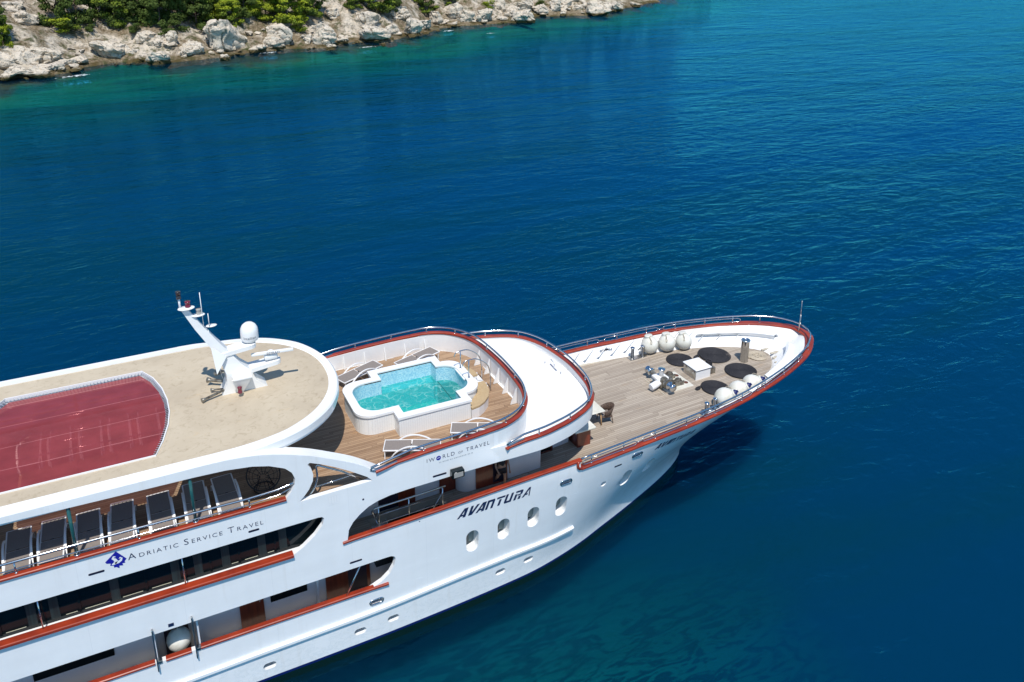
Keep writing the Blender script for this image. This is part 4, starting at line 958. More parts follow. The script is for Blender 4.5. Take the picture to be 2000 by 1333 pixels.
GL = {'A':[[(0,0),(.26,0),(.66,.78),(.62,1),(.5,1)],[(.64,0),(.96,0),(.96,1),(.62,1),(.64,.78)],[(.36,.18),(.64,.18),(.64,.34),(.44,.34)]],
 'V':[[(0,1),(.3,1),(.3,.3),(.12,0),(0,0)],[(.12,0),(.45,0),(1.0,1),(.68,1),(.3,.3)]],
 'N':[[(0,0),(.28,0),(.28,.76),(0,1)],[(0,1),(.28,.76),(.62,.76),(.9,.86),(.8,1)],[(.62,0),(.9,0),(.9,.86),(.62,.76)]],
 'T':[[(0,.8),(.98,.8),(.98,1),(0,1)],[(.36,0),(.64,0),(.64,.7),(.36,.7)]],
 'U':[[(0,.15),(.12,0),(.28,.22),(.28,1),(0,1)],[(.12,0),(.9,0),(.62,.22),(.28,.22)],[(.9,0),(.9,1),(.62,1),(.62,.22)]],
 'R':[[(0,0),(.28,0),(.28,.66),(0,.66)],[(0,.8),(.62,.8),(.9,.86),(.8,1),(0,1)],[(.62,.8),(.9,.86),(.9,.58),(.74,.44),(.62,.58)],[(.34,.44),(.74,.44),(.62,.58),(.34,.58)],[(.52,0),(.82,0),(.82,.36),(.52,.36)]]}
def avantura(s0, z0, h, wd, m, slope=0):
    b_ = bmesh.new()
    for ch, st in zip('AVANTURA', (0,.42,.70,1.06,1.42,1.78,2.17,2.51)):
        x = s0+st*wd/.33
        for poly in GL[ch]:
            q = []
            for (a, c) in poly: q.append((x+a*wd+c*h*.36, z0+c*h+slope*(x+a*wd-s0)))
            b_.faces.new([b_.verts.new(onx(s, z, .006)) for s, z in q])
    return part('lettering', b_, m)
avantura(8.95, 3.79, .37, .335, M['navy'], .012); avantura(side(18.33,3.82)[0], 3.82, .28, .25, M['navy'], -.05)
b_ = bmesh.new()     # emblem: a blue diamond with a white curling figure over ragged water
dia = [(-1.86,6.19),(-1.55,6.46),(-1.31,6.12),(-1.37,6.05),(-1.36,5.99),(-1.44,6.0),(-1.42,5.92),(-1.52,5.95),(-1.53,5.86),(-1.6,5.93),(-1.66,5.93),(-1.66,6.0),(-1.75,6.03),(-1.73,6.1),(-1.83,6.13)]
sidequad(b_, dia, .006); em = part('emblem', b_, M['blue'])
b_ = bmesh.new(); cv = [(-1.70,6.05,.02),(-1.62,6.07,.045),(-1.58,6.13,.05),(-1.61,6.2,.04),(-1.66,6.25,.03),(-1.63,6.30,.025),(-1.58,6.28,.012)]
cv2 = [(-1.62,6.07,.03),(-1.53,6.08,.04),(-1.46,6.12,.035),(-1.43,6.18,.025),(-1.47,6.22,.02),(-1.50,6.19,.01)]
for cc in (cv, cv2):
    pr = []
    for k, (s_, z_, r_) in enumerate(cc):
        a, c = cc[max(0,k-1)], cc[min(len(cc)-1,k+1)]; d = Vector((c[0]-a[0], c[1]-a[1])).normalized(); nn = Vector((-d.y, d.x))*r_
        pr.append((b_.verts.new(onside(s_+nn.x, z_+nn.y, .009)), b_.verts.new(onside(s_-nn.x, z_-nn.y, .009))))
    for p_, q_ in zip(pr, pr[1:]): b_.faces.new((p_[0], q_[0], q_[1], p_[1]))
bmesh.ops.recalc_face_normals(b_, faces=b_.faces); link('figure', b_, M['frame_white'], em)
# ------------------------------------------------------------ loose things on board
def make_lounger(name='sun_lounger'):
    r = bpy.data.objects.new(name, None); C.objects.link(r); r.empty_display_size = .2
    def P(nm, bm, m, par=r, smooth=False): return link(nm, bm, m, None, smooth, 40) if False else _p(nm, bm, m, par, smooth)
    def _p(nm, bm, m, par, smooth):
        o = link(nm, bm, m, None, smooth, 40 if smooth else None); o.parent = par; return o
    b = B()
    for y in (-.31, .31): bbox(b, 0, 1.95, y-.022, y+.022, .33, .37, bev=.008)
    for x in (0, 1.93): bbox(b, x, x+.03, -.31, .31, .33, .37, bev=.008)
    bbox(b, .93, .97, -.31, .31, .315, .345, bev=.006)
    fr = P('frame', b, M['frame_white'])
    for y in (-.35, .35):
        b = B(); pts = catmull([(.22,y,.02),(.42,y,.28),(.72,y,.47),(1.0,y,.53),(1.28,y,.49),(1.6,y,.33),(1.8,y,.02)], 4)
        pr = []
        for k, p in enumerate(pts):
            a, c = pts[max(0,k-1)], pts[min(len(pts)-1,k+1)]; d = (c-a).normalized(); n_ = Vector((-d.z,0,d.x))*.012
            pr.append([b.verts.new(p+n_+Vector((0,-.03,0))), b.verts.new(p+n_+Vector((0,.03,0))), b.verts.new(p-n_+Vector((0,.03,0))), b.verts.new(p-n_+Vector((0,-.03,0)))])
        for a, c in zip(pr, pr[1:]):
            for k in range(4): b.faces.new((a[k], a[(k+1)%4], c[(k+1)%4], c[k]))
        b.faces.new(pr[0][::-1]); b.faces.new(pr[-1]); bmesh.ops.recalc_face_normals(b, faces=b.faces); P('arm', b, M['frame_white'])
    for x, y in ((.06,-.29),(.06,.29),(1.88,-.29),(1.88,.29)):
        b = B(); bbox(b, x-.018, x+.018, y-.018, y+.018, 0, .34, bev=.005); P('leg', b, M['frame_white'])
    b = B(); bbox(b, .03, .92, -.29, .29, .355, .372, bev=.006); P('seat', b, M['sling'])
    b = B(); bbox(b, .98, 1.92, -.29, .29, .357, .374, bev=.006); P('backrest', b, M['sling'])
    b = B(); bbox(b, .935, .965, -.04, .04, .372, .385, bev=.004); P('hinge', b, M['black'])
    return r
L0 = make_lounger(); first = [True]
def lounger(x, y, z, rz, label, group):
    o = L0 if first[0] else copy_tree(L0); first[0] = False
    o.location = (x, y, z); o.rotation_euler = (0, 0, R(rz)); return tag(o, label, 'sun lounger', group)
g1 = 'sun loungers around the plunge pool'
lounger(6.92,-2.58,6.15,-24.8,'taupe sun lounger on the near side of the pool, nearest the side fin',g1)
lounger(9.40,-2.60,6.15,-26.5,'taupe sun lounger on the near side of the pool, below the curved rail',g1)
lounger(6.72,2.42,6.15,22,'taupe sun lounger behind the pool, partly beside the white roof edge',g1)
lounger(9.22,2.55,6.15,20,'taupe sun lounger behind the pool, beside its far forward corner',g1)
xs = [-4.06,-3.16,-2.24,-1.31,-.27,.76,1.73]
od = ['first','second','third','fourth','fifth','sixth','seventh']
g2 = 'sun loungers in the open side under the roof'
for k, x in enumerate(xs): lounger(x+(.04,-.03,.02,-.05,.03,0,-.02)[k], -3.82+(.0,.05,-.02,.03,-.04,.02,0)[k], 6.15, 90+(1.5,-1,.5,-2,1,-.5,2)[k], 'white framed sun lounger in the roof shade, %s from the left of the near row' % od[k], g2)
g3 = 'sun loungers seen through the red awning'
for k, x in enumerate((-4.0,-3.08,-2.12,-1.2,-.25)): lounger(x, 3.55, 6.15, -90, 'sun lounger seen dimly through the red awning, %s from the left there' % od[k], g3)

# fenders
def make_fender():
    r = bpy.data.objects.new('ball_fender', None); C.objects.link(r)
    o = link('body', lathe(B(), [(0,-.42),(.12,-.405),(.24,-.345),(.34,-.245),(.40,-.12),(.42,0),(.405,.12),(.36,.235),(.29,.33),(.21,.40),(.155,.435),(0,.435)], 36), M['fender']); o.parent = r
    b = lathe(B(), [(.20,.40),(.215,.42),(.19,.44),(.18,.46),(.20,.475),(.185,.51),(.14,.525),(0,.52)], 24); o2 = link('collar', b, M['fender']); o2.parent = r
    b = lathe(B(), [(.125,.52),(.12,.56),(.09,.60),(.04,.625),(0,.63)], 18); bbox(b, -.03, .03, -.06, .06, .6, .68, bev=.02); o3 = link('lug', b, M['fender_eye']); o3.parent = r
    b = B(); tube(b, catmull([(.16,0,.47),(.12,.14,.5),(-.1,.14,.5),(-.17,0,.48),(-.1,-.14,.5),(.1,-.14,.49)], 5, True), .016, 6, closed=True); tube(b, catmull([(.12,.12,.49),(.26,.16,.36),(.34,.2,.18),(.3,.26,.3),(.16,.1,.5)], 5), .014, 6); o4 = link('rope', b, M['pale_rope']); o4.parent = r
    return r
f0 = make_fender(); g = 'white ball fenders on the foredeck'
def fender(o, x, y, z, axis, label, s=1):
    o.location = (x, y, z); o.rotation_euler = Vector(axis).to_track_quat('Z', 'Y').to_euler(); o.scale = (s, s, s); tag(o, label, 'fender', g)
fender(f0, 21.95, 2.78, 4.40, (-.12,.16,1), 'round white fender against the far bulwark, beside the steel bollards')
fender(copy_tree(f0), 22.80, 2.55, 4.42, (-.08,.2,1), 'round white fender against the far bulwark, middle of the three there')
fender(copy_tree(f0), 23.62, 2.30, 4.42, (-.1,.2,1), 'smaller white fender against the far bulwark, the one nearest the bow', .95)
fender(copy_tree(f0), 21.98, -2.62, 4.40, (.62,-.55,.60), 'round white fender with blue eye on the near side, beside the bollards')
fender(copy_tree(f0), 22.87, -2.46, 4.42, (.62,-.52,.60), 'round white fender with blue eye on the near side, middle of the three')
fender(copy_tree(f0), 23.75, -2.32, 4.43, (.66,-.50,.58), 'round white fender with blue eye on the near side, nearest the bow')
for f_ in [o for o in C.objects if o.name.startswith('ball_fender') and o.location.y > 0]:
    for q in [c for c in f_.children if c.name.startswith('lug')]: bpy.data.objects.remove(q)
bf = link('hanging_fender', lathe(B(), [(0,-.37),(.14,-.345),(.26,-.265),(.345,-.14),(.37,0),(.345,.14),(.26,.265),(.12,.35),(.05,.40),(0,.41)], 32), M['fender']); bf.location = (-.31, -3.3, 1.98)
tag(bf, 'round white fender hanging in the shaded side gate of the lower deck', 'fender')
b = B(); tube(b, [(0,0,.4),(.02,.02,1.12)], .014, 6); o = link('rope', b, M['pale_rope']); o.parent = bf
# coiled ropes
def coil(Rm, r, turns, m, name='rope_coil', loop=True):
    b = B(); pts = []; n = int(turns*34)
    for k in range(n+1):
        a = 2*math.pi*turns*k/n; q = .03+(Rm-.03)*k/n; pts.append((q*math.cos(a), q*math.sin(a), r*.95+.004*math.sin(7*a)))
    tube(b, pts, r, 6)
    if loop:
        a = 2*math.pi*turns; e = Vector(pts[-1]); t = Vector((-math.sin(a), math.cos(a), 0)); u = Vector((math.cos(a), math.sin(a), 0))
        tube(b, catmull([e, e+t*.25+u*.03, e+t*.42+u*.16, e+t*.34+u*.24, e+t*.22+u*.16, e+t*.12+u*.06], 5), r*1.3, 6)
    return link(name, b, m)
c0 = coil(.74, .029, 13.0, M['rope']); g = 'black mooring ropes coiled flat on the foredeck'
def coilat(o, x, y, s, rz, label):
    o.location = (x, y, zdeck(x)+.01); o.scale = (s, s, 1); o.rotation_euler = (0, math.atan(-.0325), R(rz)); tag(o, label, 'rope', g)
coilat(c0, 22.78, 1.49, .86, -60, 'black rope coiled flat on the teak, half behind the white locker')
c1 = c0.copy(); C.objects.link(c1); coilat(c1, 24.5, 1.03, 1.05, 150, 'large black rope coil on the teak behind the white locker toward the far bulwark')
c1 = c0.copy(); C.objects.link(c1); coilat(c1, 24.62, -.70, 1.0, -100+360, 'black rope coil on the teak between the steel capstan post and near fenders')
c1 = c0.copy(); C.objects.link(c1); coilat(c1, 22.62, -1.32, .86, 140, 'black rope coil half hidden by the near fenders, closest to the bollards')
pc = coil(.47, .03, 7.5, M['pale_rope'], 'rope_coil', False); pc.location = (26.2, -.02, zdeck(26.2)+.012); tag(pc, 'pale cream rope coiled flat on the teak at the tip of the bow', 'rope')
b = B()
for k in range(4): tube(b, catmull([(.1*math.cos(k*1.6),.1*math.sin(k*1.6),.07),(.22*math.cos(k*1.6+.5),.22*math.sin(k*1.6+.5),.075),(.2*math.cos(k*1.6+1.2),.2*math.sin(k*1.6+1.2),.07)], 4), .018, 5)
o = link('loose_end', b, M['pale_rope']); o.parent = pc
# deck locker
dl = empty('deck_locker', (22.68, .08, zdeck(22.68)), 'low white locker with steel side standing amid the coiled ropes on the foredeck', 'locker')
b = B(); bbox(b, -.41, .41, -.46, .46, -.02, .44, bev=.015); o = link('body', b, M['frame_white']); o.parent = dl
b = B(); bbox(b, -.425, -.412, -.44, .44, .02, .42, bev=.004); o = link('side_panel', b, M['steel_dull']); o.parent = dl
b = B(); bbox(b, -.43, .43, -.48, .48, .44, .47, bev=.008); o = link('lid_gap_shade', b, M['slot']); o.parent = dl  # dark slab standing in for the shaded gap below the lid
b = B(); bbox(b, -.45, .45, -.5, .5, .47, .53, bev=.025); o = link('lid', b, M['frame_white']); o.parent = dl
for y in (-.3, .3):
    b = B(); bbox(b, -.46, -.44, y-.04, y+.04, .3, .46, bev=.008); o = link('latch', b, M['steel']); o.parent = dl
pm = empty('deck_pump', (23.35, .02, zdeck(23.35)), 'small dark pump with coiled black hose tucked behind the white locker', 'pump')
b = B(); bbox(b, -.14, .14, -.28, .2, 0, .3, bev=.02); o = link('body', b, M['galv']); o.parent = pm
b = B(); tube(b, [(.12*math.cos(a)*(1), .05+.16*math.sin(a), .33+.012*a) for a in np.linspace(0, 18, 70)], .03, 6); o = link('hose', b, M['rope']); o.parent = pm
# table and wicker chairs under the overhang
tb = empty('deck_table', (16.2, -.86, zdeck(16.2)), 'cream topped table at the edge of the shade beside the wicker chairs', 'table')
b = B(); bbox(b, -.55, .55, -.55, .55, .70, .74, bev=.02); o = link('table_top', b, M['fender']); o.parent = tb
for x in (-.45, .45):
    for y in (-.45, .45):
        b = B(); tube(b, [(x, y, -.02), (x*.9, y*.9, .70)], .03, 8); o = link('leg', b, mat('pale_wood', (.5,.32,.16), .5) if 'pale_wood' not in bpy.data.materials else bpy.data.materials['pale_wood']); o.parent = tb
def make_chair():
    r = bpy.data.objects.new('wicker_chair', None); C.objects.link(r)
    b = B(); rows = []
    for k in range(17):
        a = R(-118+236*k/16); rr = .30; w_ = max(0, math.cos(a*.72)); h = .62+.26*w_
        rows.append([(rr*1.0*math.cos(a)+.0, rr*1.02*math.sin(a), .40), (rr*1.14*math.cos(a)+.04, rr*1.12*math.sin(a), .40+(h-.40)*.5), (rr*1.2*math.cos(a)+.09*w_, rr*1.16*math.sin(a), h)])
    vs_ = [[b.verts.new(p) for p in rw] for rw in rows]
    for a, c in zip(vs_, vs_[1:]):
        for k in range(2): b.faces.new((a[k], c[k], c[k+1], a[k+1]))
    o = link('backrest', b, M['wicker'], None, True); md = o.modifiers.new('s', 'SOLIDIFY'); md.thickness = .03; o.parent = r
    b = B(); bbox(b, -.29, .30, -.29, .29, .34, .42, bev=.04); o = link('seat', b, M['wicker'], None, True, 40); o.parent = r
    b = B(); bbox(b, -.25, .22, -.24, .24, .42, .47, bev=.022); o = link('cushion', b, M['sling'], None, True, 40); o.parent = r
    for x, y in ((-.25,-.24),(-.25,.24),(.26,-.24),(.26,.24)):
        b = B(); tube(b, [(x, y, .36), (x*1.25, y*1.2, 0)], [.026,.016], 8); o = link('leg', b, M['wicker']); o.parent = r
    return r
ch = make_chair(); ch.scale = (.86, .86, .9); ch.location = (16.93, -1.12, zdeck(16.9)); ch.rotation_euler = (0, 0, R(-12)); tag(ch, 'brown wicker tub chair standing clear of the overhang beside the cream table', 'chair', 'wicker chairs at the foredeck table')
c2 = copy_tree(ch); c2.location = (16.68, -.02, zdeck(16.6)); c2.rotation_euler = (0, 0, R(15)); tag(c2, 'brown wicker tub chair half hidden behind the curved red cap rail', 'chair', 'wicker chairs at the foredeck table')
# round wire chair under the roof
wc = empty('basket_chair', (2.85, -2.62, 6.15), 'round dark wire basket chair in the shade under the roof corner', 'chair')
tilt = Matrix.Translation((0, 0, .42)) @ Matrix.Rotation(R(38), 4, 'X')
b = B(); tube(b, [tilt @ Vector((.52*math.cos(a), .52*math.sin(a), .22)) for a in np.linspace(0, 2*math.pi, 30)[:-1]], .022, 6, closed=True); o = link('rim', b, M['black']); o.parent = wc
b = B()
for k in range(12):
    a = math.pi*k/6; tube(b, [tilt @ Vector((q*.52*math.cos(a), q*.52*math.sin(a), .22*q*q)) for q in (.15,.4,.7,1)], .010, 5)
for q in (.35,.65,.85): tube(b, [tilt @ Vector((q*.52*math.cos(a), q*.52*math.sin(a), .22*q*q)) for a in np.linspace(0, 2*math.pi, 22)[:-1]], .008, 5, closed=True)
o = link('basket', b, M['black']); o.parent = wc
b = B(); tube(b, [(.32*math.cos(a), .32*math.sin(a), .02) for a in np.linspace(0, 2*math.pi, 20)[:-1]], .02, 6, closed=True)
for a in (.4, 2.0, 3.6, 5.2): tube(b, [(.32*math.cos(a), .32*math.sin(a), .02), (.2*math.cos(a), .2*math.sin(a), .36)], .016, 5)
o = link('base', b, M['black']); o.parent = wc
# person stepping out of the deckhouse door
skin = mat('skin', (.42,.24,.16), .55, Subsurface_Weight=.1); cloth = mat('dark_cloth', (.012,.013,.018), .8); hairm = mat('dark_hair', (.02,.013,.01), .6)
def skinned(name, J, E, m, par, loc, sub=2):
    me = bpy.data.meshes.new(name); me.from_pydata([j[:3] for j in J], E, []); o = bpy.data.objects.new(name, me); C.objects.link(o); me.materials.append(m)
    sk = o.modifiers.new('skin', 'SKIN'); sk.use_smooth_shade = True
    for i, j in enumerate(J):
        v_ = me.skin_vertices[0].data[i]; v_.radius = (j[3], j[4] if len(j) > 4 else j[3]); v_.use_root = (i == 0)
    s_ = o.modifiers.new('sub', 'SUBSURF'); s_.levels = sub; s_.render_levels = sub; o.parent = par; return o
pn = empty('person', (11.28, -2.86, 3.52), 'person in black shirt and shorts with bare legs stepping through the dark doorway', 'person', rz=R(-90))
J = [(0,0,.93,.14,.11),(0,0,1.1,.14,.10),(0,0,1.3,.165,.105),(0,0,1.43,.12,.085),(0,0,1.52,.05),(.01,0,1.60,.075,.075),(.015,0,1.68,.085,.09),(.0,0,1.76,.05,.06),
     (0,.10,.88,.085),(.03,.105,.66,.075),(.06,.11,.48,.056),(.04,.11,.30,.055),(.0,.11,.09,.034),(.06,.115,.04,.036),(.16,.12,.03,.03),
     (0,-.10,.88,.085),(-.06,-.105,.66,.075),(-.10,-.11,.47,.056),(-.24,-.11,.32,.055),(-.36,-.11,.16,.034),(-.34,-.11,.06,.036),(-.26,-.11,.03,.03),
     (0,.2,1.40,.055),(-.02,.25,1.2,.043),(0,.27,1.07,.038),(.08,.27,.93,.032),(.11,.27,.83,.026),(.13,.27,.76,.034,.018),
     (0,-.2,1.40,.055),(.02,-.25,1.2,.043),(.05,-.27,1.07,.038),(.14,-.26,.97,.032),(.21,-.25,.93,.026),(.28,-.25,.91,.034,.018)]
E = [(0,1),(1,2),(2,3),(3,4),(4,5),(5,6),(6,7),(0,8),(8,9),(9,10),(10,11),(11,12),(12,13),(13,14),(0,15),(15,16),(16,17),(17,18),(18,19),(19,20),(20,21),(3,22),(22,23),(23,24),(24,25),(25,26),(26,27),(3,28),(28,29),(29,30),(30,31),(31,32),(32,33)]
for (hi, d, s_) in ((27, Vector((.25,0,-1)), 1), (33, Vector((1,0,-.25)), -1)):
    h = Vector(J[hi][:3]); d.normalize()
    for f, ln in ((-.03,.06),(-.01,.075),(.01,.08),(.028,.068)):
        b0 = len(J); p0 = h+d*.03+Vector((0,f,0)); p1 = p0+d*ln*.6; p2 = p1+(d+Vector((.35,0,-.35))).normalized()*ln*.5
        for p, r_ in ((p0,.010),(p1,.0095),(p2,.008)): J.append((p.x,p.y,p.z,r_))
        E += [(hi,b0),(b0,b0+1),(b0+1,b0+2)]
    b0 = len(J); p0 = h+Vector((.03,-.02*s_,-.0)); p1 = p0+d*.04+Vector((.02,-.01*s_,0))
    J += [(p0.x,p0.y,p0.z,.011),(p1.x,p1.y,p1.z,.009)]; E += [(hi,b0),(b0,b0+1)]
skinned('body', J, E, skin, pn, None)
skinned('shorts', [(0,0,.97,.155,.125),(0,0,.88,.15,.12),(.0,.10,.82,.10),(.03,.105,.62,.097),(0,-.10,.82,.10),(-.06,-.105,.62,.097)], [(0,1),(1,2),(2,3),(1,4),(4,5)], cloth, pn, None)
skinned('shirt', [(0,0,.98,.158,.125),(0,0,1.15,.16,.12),(0,0,1.32,.185,.125),(0,0,1.45,.12,.09),(0,.2,1.40,.075),(-.02,.245,1.24,.065),(0,-.2,1.40,.075),(.02,-.245,1.24,.065)], [(0,1),(1,2),(2,3),(2,4),(4,5),(2,6),(6,7)], cloth, pn, None)
skinned('hair', [(-.02,0,1.72,.085,.085),(-.03,0,1.77,.07,.08),(-.055,0,1.66,.06,.07)], [(0,1),(0,2)], hairm, pn, None)
for y in (.03, -.03):
    b = B(); lathe(b, [(0,-.012),(.012,0),(0,.012)], 8, (.088, y, 1.685)); o = link('eye', b, M['slot']); o.parent = pn
b = lathe(B(), [(0,-.02),(.014,-.015),(.008,.03),(0,.035)], 8, (.098, 0, 1.64)); o = link('nose', b, skin); o.parent = pn
b = B(); bbox(b, .078, .088, -.022, .022, 1.595, 1.604, bev=.003); o = link('mouth', b, mat('lips', (.3,.1,.09), .5)); o.parent = pn
for q, xx in (((.05,.115),0),):
    b = B(); bbox(b, -.06, .21, .07, .165, -.01, .075, bev=.03); o = link('shoe', b, M['black']); o.parent = pn
# ------------------------------------------------------------ the sea
SH = np.array([(-300,20),(-150,80),(-60,118),(-30,134),(-15.9,140.7),(-5.7,145.3),(-2.8,152.4),(3.2,155.7),(12.4,152.8),(22.6,156.2),(29.5,160.1),(38,163.9),(47.2,159.3),(54.6,168.7),(61.1,165.4),(79.2,182.1),(92.9,193.6),(109.9,195.4),(126.2,210),(142.7,206),(158.9,216),(198.9,244.7),(240,290),(330,380)], float)
def sdist(x, y):
    best = np.full(x.shape, 1e9); sg = np.zeros(x.shape)
    for (ax, ay), (bx_, by_) in zip(SH[:-1], SH[1:]):
        dx, dy = bx_-ax, by_-ay; t = np.clip(((x-ax)*dx+(y-ay)*dy)/(dx*dx+dy*dy), 0, 1); px, py = x-ax-t*dx, y-ay-t*dy
        d = np.hypot(px, py); c = dx*py-dy*px; m = d < best; best = np.where(m, d, best); sg = np.where(m, np.sign(c), sg)
    return best*sg
def nz(x, y):
    return (np.sin(.41*x+.23*y+1)+np.sin(-.29*x+.37*y+2.1)+.6*np.sin(.83*x-.61*y+.4)+.5*np.sin(1.13*x+.97*y)+.35*np.sin(1.9*x-1.7*y+3)+.3*np.sin(2.9*x+1.1*y+5))/2.
def th(x, y):
    d = sdist(x, y)+1.2*nz(x*.6, y*.6)
    h = np.where(d < 0, d*1.6-.2, np.where(d < 5, d*.36, 1.8+(d-5)*.62))
    return np.minimum(h+np.clip(d/6, 0, 1)*(.55*nz(x, y)+.9*nz(x*.35+3, y*.35)), np.clip(34-(x-90)*.16, 3, 34))
def gridmesh(name, xs, ys, zf):
    X, Yy = np.meshgrid(xs, ys); Z = zf(X, Yy); n, m = len(xs), len(ys)
    me = bpy.data.meshes.new(name); vv = np.stack([X, Yy, Z], -1).reshape(-1, 3)
    me.from_pydata(vv.tolist(), [], [(j*n+i, j*n+i+1, (j+1)*n+i+1, (j+1)*n+i) for j in range(m-1) for i in range(n-1)])
    for p in me.polygons: p.use_smooth = True
    return me, vv
ar = np.arange
xs = np.concatenate([ar(-3500,-300,400), ar(-300,-80,20), ar(-80,260,3), ar(260,700,20), ar(700,4001,300)])
ys = np.concatenate([ar(-600,-60,60), ar(-60,100,8), ar(100,260,2.5), ar(260,500,12), ar(500,5000,300)])
me, vv = gridmesh('sea', xs, ys, lambda x, y: x*0)
at = me.attributes.new('seaward', 'FLOAT', 'POINT'); at.data.foreach_set('value', (-(sdist(vv[:, 0], vv[:, 1]))).astype(np.float32))
def m_sea():
    m = bpy.data.materials.new('sea_water'); m.use_nodes = True; t = NT(m); p = t.pos(); t.t.nodes.remove(t.b); out = t.t.nodes['Material Output']
    n1 = t.noise(t.mapn(p, (.08,.21,1), (0,0,R(-30))), 1, 3, .5, .8); n4 = t.noise(t.mapn(p, (.25,.5,1), (0,0,R(-22))), 1, 3.5, .55, .9)
    n2 = t.noise(t.mapn(p, (.65,1.2,1), (0,0,R(-16))), 1, 3, .55, .7)
    n3 = t.noise(t.mapn(p, (1.5,3.2,1), (0,0,R(-12))), 1, 2, .5, .4)
    patch = t.ramp(t.noise(t.mapn(p, (.02,.035,1), (0,0,R(-30))), 1, 3), [(.35, .35), (.65, 1.0)])
    sy = t.n('ShaderNodeSeparateXYZ'); t.l(p, sy.inputs[0]); patch = t.math('MULTIPLY', patch, t.ramp(t.math('MULTIPLY_ADD', sy.outputs[1], .008, .1), [(0, .8), (.3, .95), (.6, 1.0), (1, .95)])); farw = t.ramp(t.math('MULTIPLY_ADD', sy.outputs[1], .008, -.1), [(0, 0), (.5, .7), (1, 1)])
    b = t.bump(t.math('MULTIPLY', n1, farw), 1, .65); b = t.bump(t.math('MULTIPLY', n4, patch), 1, .38, b); b = t.bump(t.math('MULTIPLY', n2, patch), 1, .22, b); b = t.bump(t.math('MULTIPLY', n3, patch), 1, .025, b)
    fr = t.n('ShaderNodeFresnel', i_IOR=1.333); t.l(b, fr.inputs['Normal'])
    gl = t.n('ShaderNodeBsdfGlossy', i_Roughness=.02); t.l(b, gl.inputs['Normal']); gl.inputs[0].default_value = (.05,.43,.76,1)
    tr = t.n('ShaderNodeBsdfTransparent'); df = t.n('ShaderNodeBsdfDiffuse'); df.inputs[0].default_value = (.0006,.030,.075,1); t.l(b, df.inputs['Normal'])
    m1 = t.n('ShaderNodeMixShader'); m1.inputs[0].default_value = .22; t.l(tr.outputs[0], m1.inputs[1]); t.l(df.outputs[0], m1.inputs[2])
    m2 = t.n('ShaderNodeMixShader'); t.l(t.math('MULTIPLY', fr.outputs[0], .80), m2.inputs[0]); t.l(m1.outputs[0], m2.inputs[1]); t.l(gl.outputs[0], m2.inputs[2])
    t.l(m2.outputs[0], out.inputs[0]); return m
def m_bed():
    m = mat('bed_and_water_tones', (.002,.03,.09), 1, spec=0, Subsurface_Weight=1.0, Subsurface_Scale=3.0); t = NT(m); p = t.pos(); t.b.subsurface_method = 'BURLEY'; t.b.inputs['Subsurface Radius'].default_value = (1, 1, 1)
    a = t.n('ShaderNodeAttribute', attribute_name='seaward').outputs['Fac']
    wob = t.noise(t.mapn(p, (.05,.05,.05)), 1, 5, .6, .6)
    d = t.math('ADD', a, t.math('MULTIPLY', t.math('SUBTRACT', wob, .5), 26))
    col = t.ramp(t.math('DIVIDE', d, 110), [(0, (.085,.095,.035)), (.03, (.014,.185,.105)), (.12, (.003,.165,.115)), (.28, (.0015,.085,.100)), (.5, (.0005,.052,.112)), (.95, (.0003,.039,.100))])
    s = t.n('ShaderNodeSeparateXYZ'); t.l(p, s.inputs[0])
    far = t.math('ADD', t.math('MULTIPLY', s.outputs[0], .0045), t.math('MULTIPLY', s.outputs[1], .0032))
    col = t.mix(t.math('MULTIPLY', t.ramp(far, [(.06, 0), (.32, .45), (1.0, .95)]), t.ramp(t.math('DIVIDE', d, 110), [(.12, 0), (.5, 1)])), col, (.0002,.066,.20))  # brighter blue with distance: sky reflection put into the colour
    q = t.mapn(p, (.075,.13,0), (0,0,R(14)), (-1.0,.72,0)); ln = t.n('ShaderNodeVectorMath', operation='LENGTH'); t.l(q, ln.inputs[0])
    near = t.ramp(t.math('ADD', ln.outputs['Value'], t.math('MULTIPLY', t.math('SUBTRACT', wob, .5), .8)), [(.15, 1), (1.0, 0)])
    weed = t.noise(t.mapn(p, (.55,1.7,1), (0,0,R(26))), 1.2, 6, .62, 1.8)
    sand = t.mix(t.ramp(weed, [(.49, 0), (.545, .85)]), (.0012,.092,.100), (.0006,.020,.032))
    col = t.mix(t.math('MULTIPLY', near, .95), col, sand)
    st = t.noise(t.mapn(p, (.012,.085,1), (0,0,R(-36))), 1.0, 5, .6, .8)
    col = t.mix(t.ramp(st, [(.40, .5), (.52, 0)]), col, (.0012,.045,.058))  # dark swell streaks: hill reflections put into the colour
    t.l(col, t.b.inputs['Base Color']); return m
sea = link('sea', me, m_sea()); sea['kind'] = 'structure'
me, vv = gridmesh('bed_and_water_body', xs, ys, lambda x, y: -np.clip(-sdist(x, y)*.30+.5, .4, 2.6))
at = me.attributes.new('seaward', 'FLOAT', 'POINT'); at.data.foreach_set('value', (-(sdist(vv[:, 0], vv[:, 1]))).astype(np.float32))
bed = link('bed_and_water_body', me, m_bed()); bed['kind'] = 'structure'  # added raised sheet: stands in for scattering deep water, bed near shore
